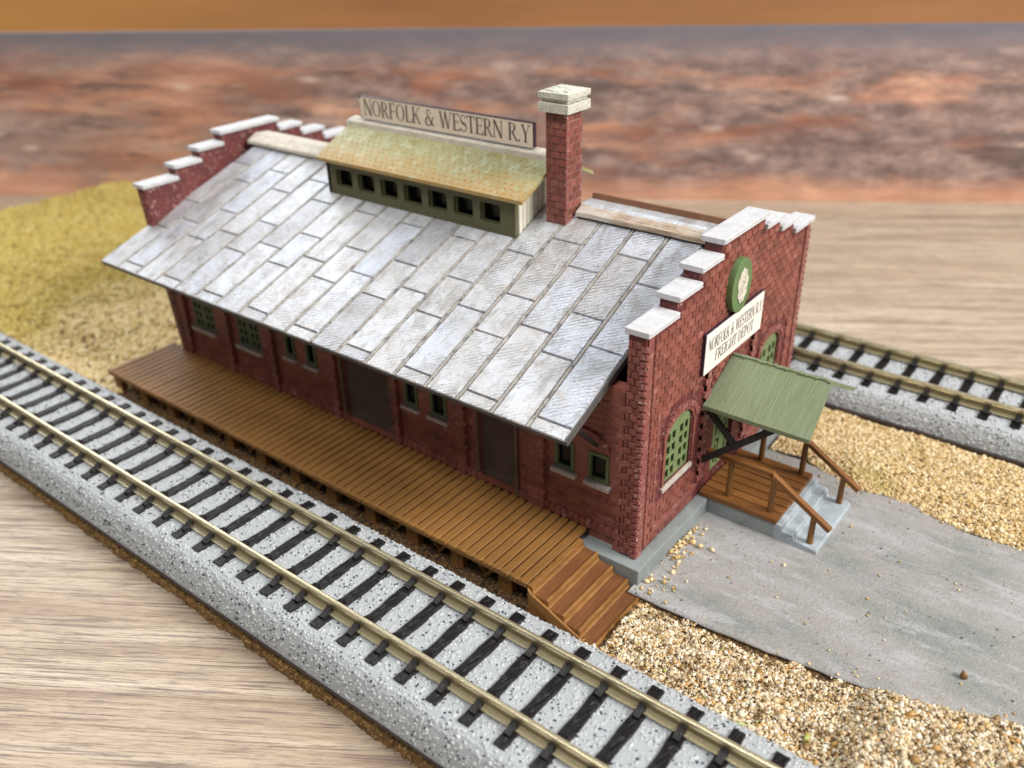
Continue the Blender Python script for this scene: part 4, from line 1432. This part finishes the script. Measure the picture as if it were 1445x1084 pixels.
# drips of paint along the front edge
for k in range(210):
    x = random.uniform(PX0 + 0.5, PX1 - 0.5)
    r_ = random.uniform(0.08, 0.2)
    m.add([(x + r_ * a, PY0 - 0.1 + r_ * b * 0.7, PZ - 0.28 + r_ * c) for a, b, c in ICO_V], [tuple(q) for q in ICO_F])
m.build('deck', ['plank', 'dark'], lp)
px = [-12.0 - 8.3 * i for i in range(12)]
for x in px:
    for y in (-11.6, -4.5):
        MB().box(x - 1.1, x + 1.1, y - 0.6, y + 0.6, -0.1, PZ - 1.0).build('post', 'timber', lp, 0.08)
for i in range(len(px) - 1):
    a, b = px[i], px[i + 1]
    c = MB()
    c.beam((a - 1.1, -11.7, PZ - 1.1), ((a + b) / 2 + 0.2, -11.5, 0.3), 0.4, 0.45)
    c.beam((b + 1.1, -11.4, PZ - 1.2), ((a + b) / 2 + 0.6, -11.3, 0.5), 0.4, 0.45)
    c.build('brace', 'timber', lp)
MB().box(PX0 + 0.6, PX1 - 0.3, -3.2, -2.6, -0.1, PZ - 1.02).build('back_board', 'dark', lp)
# end steps
m = MB()
nose = [(-7.35, 4.5), (-6.9, 4.5)]
run, drop = 2.38, 1.05
prof = [(-7.35, 4.5), (-6.75, 4.5)]
x, z = -6.75, 4.5
for i in range(4):
    prof += [(x + 0.10, z - 0.12), (x + 0.16, z - drop + 0.14), (x + 0.34, z - drop - 0.02), (x + run - 0.55, z - drop - 0.10), (x + run - 0.2, z - drop + 0.0)]
    x += run
    z -= drop
    prof.append((x, z))
prof += [(x + 0.10, z - 0.15), (x + 0.2, -0.35), (-7.35, -0.35)]
NS = 14
ysn = [-13.35 + 11.4 * i / NS for i in range(NS + 1)]
n = len(prof)
wav = [[(random.uniform(-0.05, 0.05), random.uniform(-0.035, 0.035)) for _ in prof] for _ in ysn]
vs = [(p[0] + w_[0], y, p[1] + w_[1]) for y, row in zip(ysn, wav) for p, w_ in zip(prof, row)]
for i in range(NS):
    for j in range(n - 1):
        shadedtread = 2 <= (j - 1) % 6 <= 5 and 1 < j < n - 4
        m.add([vs[i * n + j], vs[i * n + j + 1], vs[(i + 1) * n + j + 1], vs[(i + 1) * n + j]], [(0, 1, 2, 3)], 1 if (j % 6 in (4, 5)) and j < n - 4 else 0)  # tread faces take the darker, painted-in shade
m.add(vs[:n], [tuple(range(n))])
m.add(vs[-n:], [tuple(range(n))])
m.build('steps', ['stepwood', 'shadedtread'], lp)
m = MB()
m.extrude([(-7.2, 4.3), (-6.6, 3.6), (-4.2, 2.6), (-1.8, 1.5), (0.6, 0.5), (2.2, -0.3), (-2.6, -0.3), (-6.0, 1.6), (-7.2, 2.9)], lambda a, b: (a, -13.75, b), lambda a, b: (a, -13.37, b))
m.build('stringer', 'stepwood', lp, 0.15)

# ------------------------------------------------------------------ porch
po = thing('entrance_porch', 'small entrance porch with green gabled canopy, brown handrails and grey steps', 'porch', (8, 24, 0.6))
m = MB()
m.box(1.72, 11.8, 17.8, 30.9, 0.2, 3.1)
m.build('plinth', 'found', po, 0.08)
m = MB()
y = 17.45
k = 0
m.box(0.35, 11.75, 17.7, 31.0, 3.11, 3.5)
wd = [1.8] + [1.68] * 6 + [1.8]
for w_ in wd:
    m.box(0.3, 11.95 + random.uniform(-0.1, 0.1), y + 0.09, y + w_ - 0.09, 3.2, 4.0 + random.uniform(-0.03, 0.03))
    y += w_
m.build('deck', 'porchwood', po, 0.09)
# worn concrete steps with ragged edges
m = MB()
NY = 26
prof = [(11.75, 0.3), (11.75, 3.3), (12.6, 3.25), (12.8, 3.1), (12.9, 2.45), (13.05, 2.35), (14.3, 2.3), (14.45, 2.15), (14.55, 1.55), (14.7, 1.45), (16.2, 1.4), (17.75, 1.3), (17.98, 1.1), (18.0, 0.3)]
vs, fs = [], []
n = len(prof)
for i in range(NY):
    y = 17.75 + 13.3 * i / (NY - 1)
    for j, (x, z) in enumerate(prof):
        q = 0 if z < 0.4 else 1
        edge_amp = 0.20 if i in (0, NY - 1) else 0.045
        vs.append((x + q * edge_amp * random.uniform(-1, 1) * (0 if j < 2 else 1), y + (edge_amp * 0.6 * random.uniform(-1, 1) * q), z + q * edge_amp * 0.6 * random.uniform(-1, 1)))
for i in range(NY - 1):
    for j in range(n - 1):
        fs.append((i * n + j, i * n + j + 1, (i + 1) * n + j + 1, (i + 1) * n + j))
m.add(vs, fs)
m.add(vs[:n], [tuple(range(n))])
m.add(vs[-n:], [tuple(range(n))])
m.build('steps', 'step', po, 0.06)
for yy in (18.9, 30.0):
    for x, z0, z1 in ((4.2, 3.95, 9.75), (10.5, 3.95, 9.6), (16.5, 1.3, 5.7)):
        MB().tube((x, yy, z0), (x, yy, z1), 0.46, 0.40, 12).build('post', 'timber', po)
    m = MB()
    m.beam((0.3, yy, 10.15), (10.35, yy, 10.15), 0.85, 0.75)
    hr = m.build('handrail', 'porchwood', po, 0.12)
    m = MB()
    m.beam((9.9, yy, 10.15), (18.9, yy, 4.55), 0.85, 0.75)
    m.build('handrail', 'porchwood', po, 0.12)
# canopy
m = MB()
RY, RZ, EZ = 24.25, 23.35, 19.0
for e, sgn in ((16.0, 1), (32.5, -1)):
    th = 0.62
    m.hexa([(0.25, e, EZ - th), (15.1, e, EZ - th), (14.3, RY, RZ - th), (0.25, RY, RZ - th)], [(0.25, e, EZ), (15.1, e, EZ), (14.3, RY, RZ), (0.25, RY, RZ)])
    for xs_ in (4.1, 8.6, 12.2):
        j = 0.05
        m.hexa([(xs_, e + sgn * 0.05, EZ), (xs_ + 0.22, e + sgn * 0.05, EZ), (xs_ + 0.22, RY, RZ), (xs_, RY, RZ)],
               [(xs_ + 0.05, e + sgn * 0.05, EZ + j), (xs_ + 0.17, e + sgn * 0.05, EZ + j), (xs_ + 0.17, RY, RZ + j), (xs_ + 0.05, RY, RZ + j)])
for k in range(40):
    x = 0.4 + 13.7 * k / 40
    m.box(x, x + 0.40, RY - 0.3 + random.uniform(-0.12, 0.1), RY + 0.3 + random.uniform(-0.1, 0.12), RZ - 0.15, RZ + 0.10 + random.uniform(-0.05, 0.07))
m.build('canopy', 'canopy', po, 0.05)
for yy in (17.4, 31.1):
    m = MB()
    m.beam((0.2, yy, 9.3), (10.6, yy, 18.5), 0.7, 0.85)
    m.beam((0.35, yy, 18.0), (5.0, yy, 13.4), 0.65, 0.8)
    m.build('bracket', 'black', po, 0.06)
m = MB()
for x in (1.0, 6.8, 11.6):
    m.beam((x, 16.6, 18.3), (x, 24.25, 22.35), 0.5, 0.6)
    m.beam((x, 31.9, 18.3), (x, 24.25, 22.35), 0.5, 0.6)
    m.beam((x, 17.2, 18.5), (x, 31.3, 18.5), 0.5, 0.5)
m.build('rafters', 'black', po)


# ------------------------------------------------------------------ tracks
def track(name, label, yc, x0, x1, phase, near_edge, far_edge, gx0, gx1, seed):
    tr = thing(name, label, 'railway track', ((x0 + x1) / 2, yc, 0), 'model railway tracks beside the depot')
    # roadbed with grains of ballast standing out of it
    tz = 4.62
    prof = [(near_edge, 0.02), (near_edge + 0.12, 0.7), (yc - 10.25, 2.6), (yc - 9.6, 3.85), (yc - 9.0, 4.4), (yc - 8.4, tz), (yc + 8.4, tz), (yc + 9.0, 4.4), (yc + 9.6, 3.85), (yc + 10.25, 2.6), (far_edge - 0.12, 0.7), (far_edge, 0.02)]
    m = MB()
    n = len(prof)
    m.add([(x0, a, b) for a, b in prof] + [(x1, a, b) for a, b in prof], [(i, i + 1, n + i + 1, n + i) for i in range(n - 1)] + [tuple(range(n)), tuple(range(2 * n - 1, n - 1, -1))], 0)
    me_v, me_f = np.array(m.v), m.f
    # grains along the profile
    rg = np.random.default_rng(seed)
    seg = [(prof[i], prof[i + 1]) for i in range(1, n - 2)]
    lens = np.array([math.dist(a, b) for a, b in seg])
    cum = np.concatenate([[0], np.cumsum(lens)])
    N = int((gx1 - gx0) * cum[-1] * 5.6)
    s = rg.uniform(0, cum[-1], N)
    idx = np.searchsorted(cum, s, side='right') - 1
    f_ = (s - cum[idx]) / lens[idx]
    A = np.array([q[0] for q in seg])[idx]
    B = np.array([q[1] for q in seg])[idx]
    yz = A + (B - A) * f_[:, None]
    P = np.column_stack([rg.uniform(gx0, gx1, N), yz])
    R = rg.uniform(0.17, 0.34, N)
    dark = rg.uniform(0, 1, N) < 0.17
    R = np.where(dark, rg.uniform(0.08, 0.17, N), R)
    # tiny dark flecks
    nrm = np.column_stack([np.zeros(N), -(B - A)[:, 1], (B - A)[:, 0]])
    nrm /= np.linalg.norm(nrm, axis=1)[:, None]
    P = P - nrm * (R * np.where(dark, 0.1, rg.uniform(0.35, 0.60, N)) - np.where(dark, 0.04, 0.0))[:, None]
    GV, GF = scatter(P, R, (0.8, 1.1), 0.18, 0.25)
    quads = np.array([f for f in me_f if len(f) == 4])
    tri = np.vstack([quads[:, [0, 1, 2]], quads[:, [0, 2, 3]]])
    V = np.vstack([me_v, GV])
    F = np.vstack([tri, GF + len(me_v)])
    mi = np.concatenate([np.zeros(len(tri)), np.repeat(np.where(dark, 2, 1), 20)])
    numpy_mesh('roadbed', V, F, ['bedbase', 'ballast', 'fleck'], tr, mi, np.concatenate([np.zeros(len(tri)), np.ones(len(GF))]))
    sk = MB()
    sk.box(x0, x1, near_edge - (0.1 if yc < 0 else 0.5), far_edge - 0.02, -0.01, 0.35 if yc < 0 else 1.0)
    sk.build('base_strip', 'bedskirt', tr)
    # rails
    for y in (yc - 4.85, yc + 4.85):
        m = MB()
        foot = [(-0.92, 5.02), (0.92, 5.02), (0.92, 5.2), (0.22, 5.26), (-0.22, 5.26), (-0.92, 5.2)]
        web = [(-0.17, 5.24), (0.17, 5.24), (0.17, 6.12), (-0.17, 6.12)]
        head = [(-0.26, 6.1), (0.26, 6.1), (0.34, 6.25), (0.34, 6.58), (0.26, 6.73), (0.12, 6.79), (-0.12, 6.79), (-0.26, 6.73), (-0.34, 6.58), (-0.34, 6.25)]
        for k, pr_ in ((0, foot), (1, web), (0, head)):
            m.extrude(pr_, lambda a, b: (x0, y + a, b), lambda a, b: (x1, y + a, b), k)
        m.build('rail', ['rail', 'shadedweb'], tr, 0.0)
    # sleepers: one mesh per variant, shared by copies
    var = []
    for k in range(5):
        m = MB()
        ys_ = np.linspace(-8.05, 8.05, 24)
        vs, fs = [], []
        w0 = 0.74
        for i, y in enumerate(ys_):
            w = w0 + 0.05 * math.sin(y * 1.1 + k * 2.1) + random.uniform(-0.03, 0.03)
            o_ = 0.05 * math.sin(y * 0.6 + k)
            zt = 5.0 + random.uniform(-0.02, 0.03)
            vs += [(o_ - w, y, 4.3), (o_ - w, y, zt - 0.10), (o_ - w + 0.12, y, zt), (o_ - 0.12, y, zt - 0.03), (o_ + 0.10, y, zt - 0.05 + 0.05 * math.sin(y * 2 + k)), (o_ + w - 0.12, y, zt), (o_ + w, y, zt - 0.10), (o_ + w, y, 4.3)]
        for i in range(len(ys_) - 1):
            for j in range(7):
                fs.append((i * 8 + j, i * 8 + j + 1, (i + 1) * 8 + j + 1, (i + 1) * 8 + j))
        m.add(vs, fs)
        m.add(vs[:8], [tuple(range(8))])
        m.add(vs[-8:], [tuple(range(8))])
        for y in (-4.85, 4.85):
            for sg_ in (-1, 1):
                a = y + sg_ * 0.34
                b = y + sg_ * 1.85
                m.hexa([(-0.52, a, 4.9), (0.52, a, 4.9), (0.46, b, 4.9), (-0.46, b, 4.9)], [(-0.42, a, 5.80), (0.42, a, 5.80), (0.38, b, 5.30), (-0.38, b, 5.30)])
        ob = m.build('sleeper', 'sleeper', None, 0.03)
        var.append(ob)
    xs_ = []
    x = phase
    while x > x0 + 2:
        x -= 4.665
    x += 4.665
    i = 0
    while x < x1 - 1:
        src = var[(i * 7 + i // 3) % 5]
        used = src.parent is not None
        o = src.copy() if used else src
        if used:
            COL.objects.link(o)
        o.parent = tr
        o.matrix_parent_inverse = Matrix.Identity(4)
        o.location = (x - tr.location.x, 0, 0)
        x += 4.665
        i += 1
    return tr


track('railway_track', 'straight track on grey ballast in front of the loading platform', -26.3, -200, 66, -9.35, -37.2, -14.9, -150, 46, 3)
track('railway_track', 'straight track on grey ballast behind the depot at right', 67.9, -66, 80, -4.6, 57.0, 78.4, -14, 52, 4)

# ------------------------------------------------------------------ loose ground cover
ZR = 0.6


def sow(n, x0, x1, y0, y1, keep, rmin, rmax, lift=0.3, zf=None, power=2.0):
    x, y = RNG.uniform(x0, x1, n), RNG.uniform(y0, y1, n)
    k = keep(x, y)
    x, y = x[k], y[k]
    r = rmin + (rmax - rmin) * RNG.uniform(0, 1, len(x)) ** power
    z = (ground_z(x, y) if zf is None else zf(x, y)) + r * lift
    return np.column_stack([x, y, z]), r


def merge(parts):
    P = np.vstack([p for p, r in parts])
    R = np.concatenate([r for p, r in parts])
    return P, R


# tan gravel between the front track and the road
heap = lambda x, y: np.clip((x - 30.5) / 3.5, 0, 1) * np.clip((road_front(x) + 1.2 - y) / 2.5, 0, 1)
zfront = lambda x, y: -0.25 - 0.75 * np.exp(-((road_front(x) - y) / 0.8) ** 2) * (x < 31) * (vnoise(x, y, 0.3, 51) > 0.3) + 0.55 * vnoise(x, y, 0.5, 12) + np.clip((y + 13.2) / 3, 0, 1) * 0.25 + heap(x, y) * (1.75 + 0.5 * vnoise(x, y, 0.45, 14)) + np.clip(1 - np.abs(y + 9) / 4, 0, 1) * 0.4
front_keep = lambda x, y: (y < road_front(x) - 0.15 + np.clip((x - 31) / 2, 0, 1) * (0.8 + 1.6 * vnoise(x, 0, 0.5, 15))) & ((x > 3.6) | (y > -1.5) & (x > 1.9) | (y < -13.2))
P, R = merge([sow(24000, -4, 56, -15.0, 7, front_keep, 0.10, 0.27, 0.3, zfront, 1.5), sow(1500, 0, 56, -14.5, 7, front_keep, 0.22, 0.42, 0.6, zfront, 2.2), sow(24000, 2, 56, -15.0, 7, front_keep, 0.07, 0.17, 1.1, zfront)])
V, F = scatter(P, R, (0.5, 1.0), 0.36, 0.5)
o = numpy_mesh('gravel', V, F, 'gravel')
tag(o, 'loose tan gravel between the front track and the grey road', 'gravel', kind='stuff')
gx, gy = np.meshgrid(np.arange(2, 64, 0.6), np.arange(-15, 9, 0.6), indexing='ij')
gzz = zfront(gx, gy) - 0.25
gzz = np.where(front_keep(gx, gy), gzz, -0.6)
a, b = gx.shape
I = np.arange(a * b).reshape(a, b)
o = numpy_mesh('gravel_bed', np.stack([gx, gy, gzz], -1).reshape(-1, 3), np.stack([I[:-1, :-1], I[1:, :-1], I[1:, 1:], I[:-1, 1:]], -1).reshape(-1, 4), 'soil', smooth=True)
tag(o, 'brown soil under the loose front gravel', 'soil', kind='structure')

# golden gravel between the road and the back track
back_keep = lambda x, y: (y > road_back(x) + 0.9 * (vnoise(x, 0, 0.35, 6) - 0.5) - 0.7 * vnoise(x, y, 0.9, 19)) & (y < 56.4)
zback = lambda x, y: 0.25 + 0.55 * vnoise(x, y, 0.35, 17) + np.clip((y - 36) / 3, 0, 1) * 0.25 - np.clip((y - 54.8) / 1.5, 0, 1) * 0.6
bk2 = lambda x, y: (y > 51.5) | (x > 2.3)
P, R = merge([sow(42000, -15, 58, 33, 57.4, lambda x, y: back_keep(x, y) & bk2(x, y), 0.11, 0.30, 0.2, zback, 1.5), sow(500, 15, 58, 34, 57.4, lambda x, y: back_keep(x, y) & bk2(x, y), 0.3, 0.55, 0.4, zback, 2.2), sow(12000, 0, 64, 33, 57.4, lambda x, y: back_keep(x, y) & bk2(x, y), 0.12, 0.28, 0.9, zback)])
V, F = scatter(P, R)
o = numpy_mesh('gravel', V, F, 'gravelgold')
tag(o, 'golden gravel between the grey road and the back track', 'gravel', kind='stuff')

# turf at the left end and a thin spill round the building
turf_keep = lambda x, y: ((x < -101.5) | (y > 51) | (y < -1.8)) & ~((x > -102) & (y > -14.3) & (y < 51)) & ((x < -60) | (y > 51) & (x < -20)) & ((y < 56.8) | (x < -66))
P, R = merge([sow(42000, -226.5, -60, -15.0, 77.5, turf_keep, 0.3, 0.75, 0.1, None, 1.3), sow(16000, -226.5, -95, -15.0, 77.5, turf_keep, 0.2, 0.42, 0.6)])
V, F = scatter(P, R, (0.5, 1.0), 0.4, 0.5)
o = numpy_mesh('turf', V, F, 'turf')
tag(o, 'yellow olive turf flock fading to beige left of the depot', 'turf', kind='stuff')

# litter under the platform, coloured dark to carry the shade there
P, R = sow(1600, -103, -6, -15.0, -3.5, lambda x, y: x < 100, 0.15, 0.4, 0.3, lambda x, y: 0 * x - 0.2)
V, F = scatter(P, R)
o = numpy_mesh('litter', V, F, 'shadedsoil')
tag(o, 'ground litter under the platform, coloured dark as shade', 'litter', kind='stuff')

# sand that has strayed onto the road
zroad = lambda x, y: 0.62 + 0.10 * vnoise(x, y, 0.12, 8)
near_wall = lambda x, y: RNG.uniform(0, 1, len(x)) < (0.03 + 0.9 * np.exp(-(x - 1.9) / 1.1) * (y < 15) * vnoise(x, y, 0.35, 44) ** 1.3 * 1.6 + 0.35 * np.exp(-(y - road_front(x)) / 1.1) + 0.3 * np.exp(-(road_back(x) - y) / 1.2))
on_road = lambda x, y: (x > 1.9) & (y > road_front(x) + 0.2) & (y < road_back(x) - 0.2) & ~((x < 18.4) & (y > 17.2) & (y < 31.4))
P, R = merge([sow(5200, 1.9, 50, -3, 37, lambda x, y: on_road(x, y) & near_wall(x, y), 0.06, 0.24, 0.55, zroad, 2.5),
              sow(500, 1.9, 6.5, -3, 14, lambda x, y: on_road(x, y) & (RNG.uniform(0, 1, len(x)) < np.exp(-(x - 1.9) / 1.2) * 1.2 * vnoise(x, y, 0.3, 44)), 0.2, 0.42, 0.6, zroad)])
V, F = scatter(P, R)
o = numpy_mesh('stray_sand', V, F, 'gravelgold')
tag(o, 'stray sand grains scattered over the grey road and against the wall', 'sand', kind='stuff')

# a brown crumb and a straw lying on the road
V, F = scatter(np.array([[39.3, 7.1, 1.0]]), np.array([0.55]), (0.8, 0.9), 0.16, 0.2)
o = numpy_mesh('crumb', V, F, 'fibre')
tag(o, 'single orange brown crumb lying on the grey road', 'crumb')
m = MB()
m.tube((42.5, 33.0, 0.82), (46.2, 35.2, 0.86), 0.09, 0.06, 6)
o = m.build('straw', 'ridge')
tag(o, 'thin pale straw lying at the far road edge', 'straw')
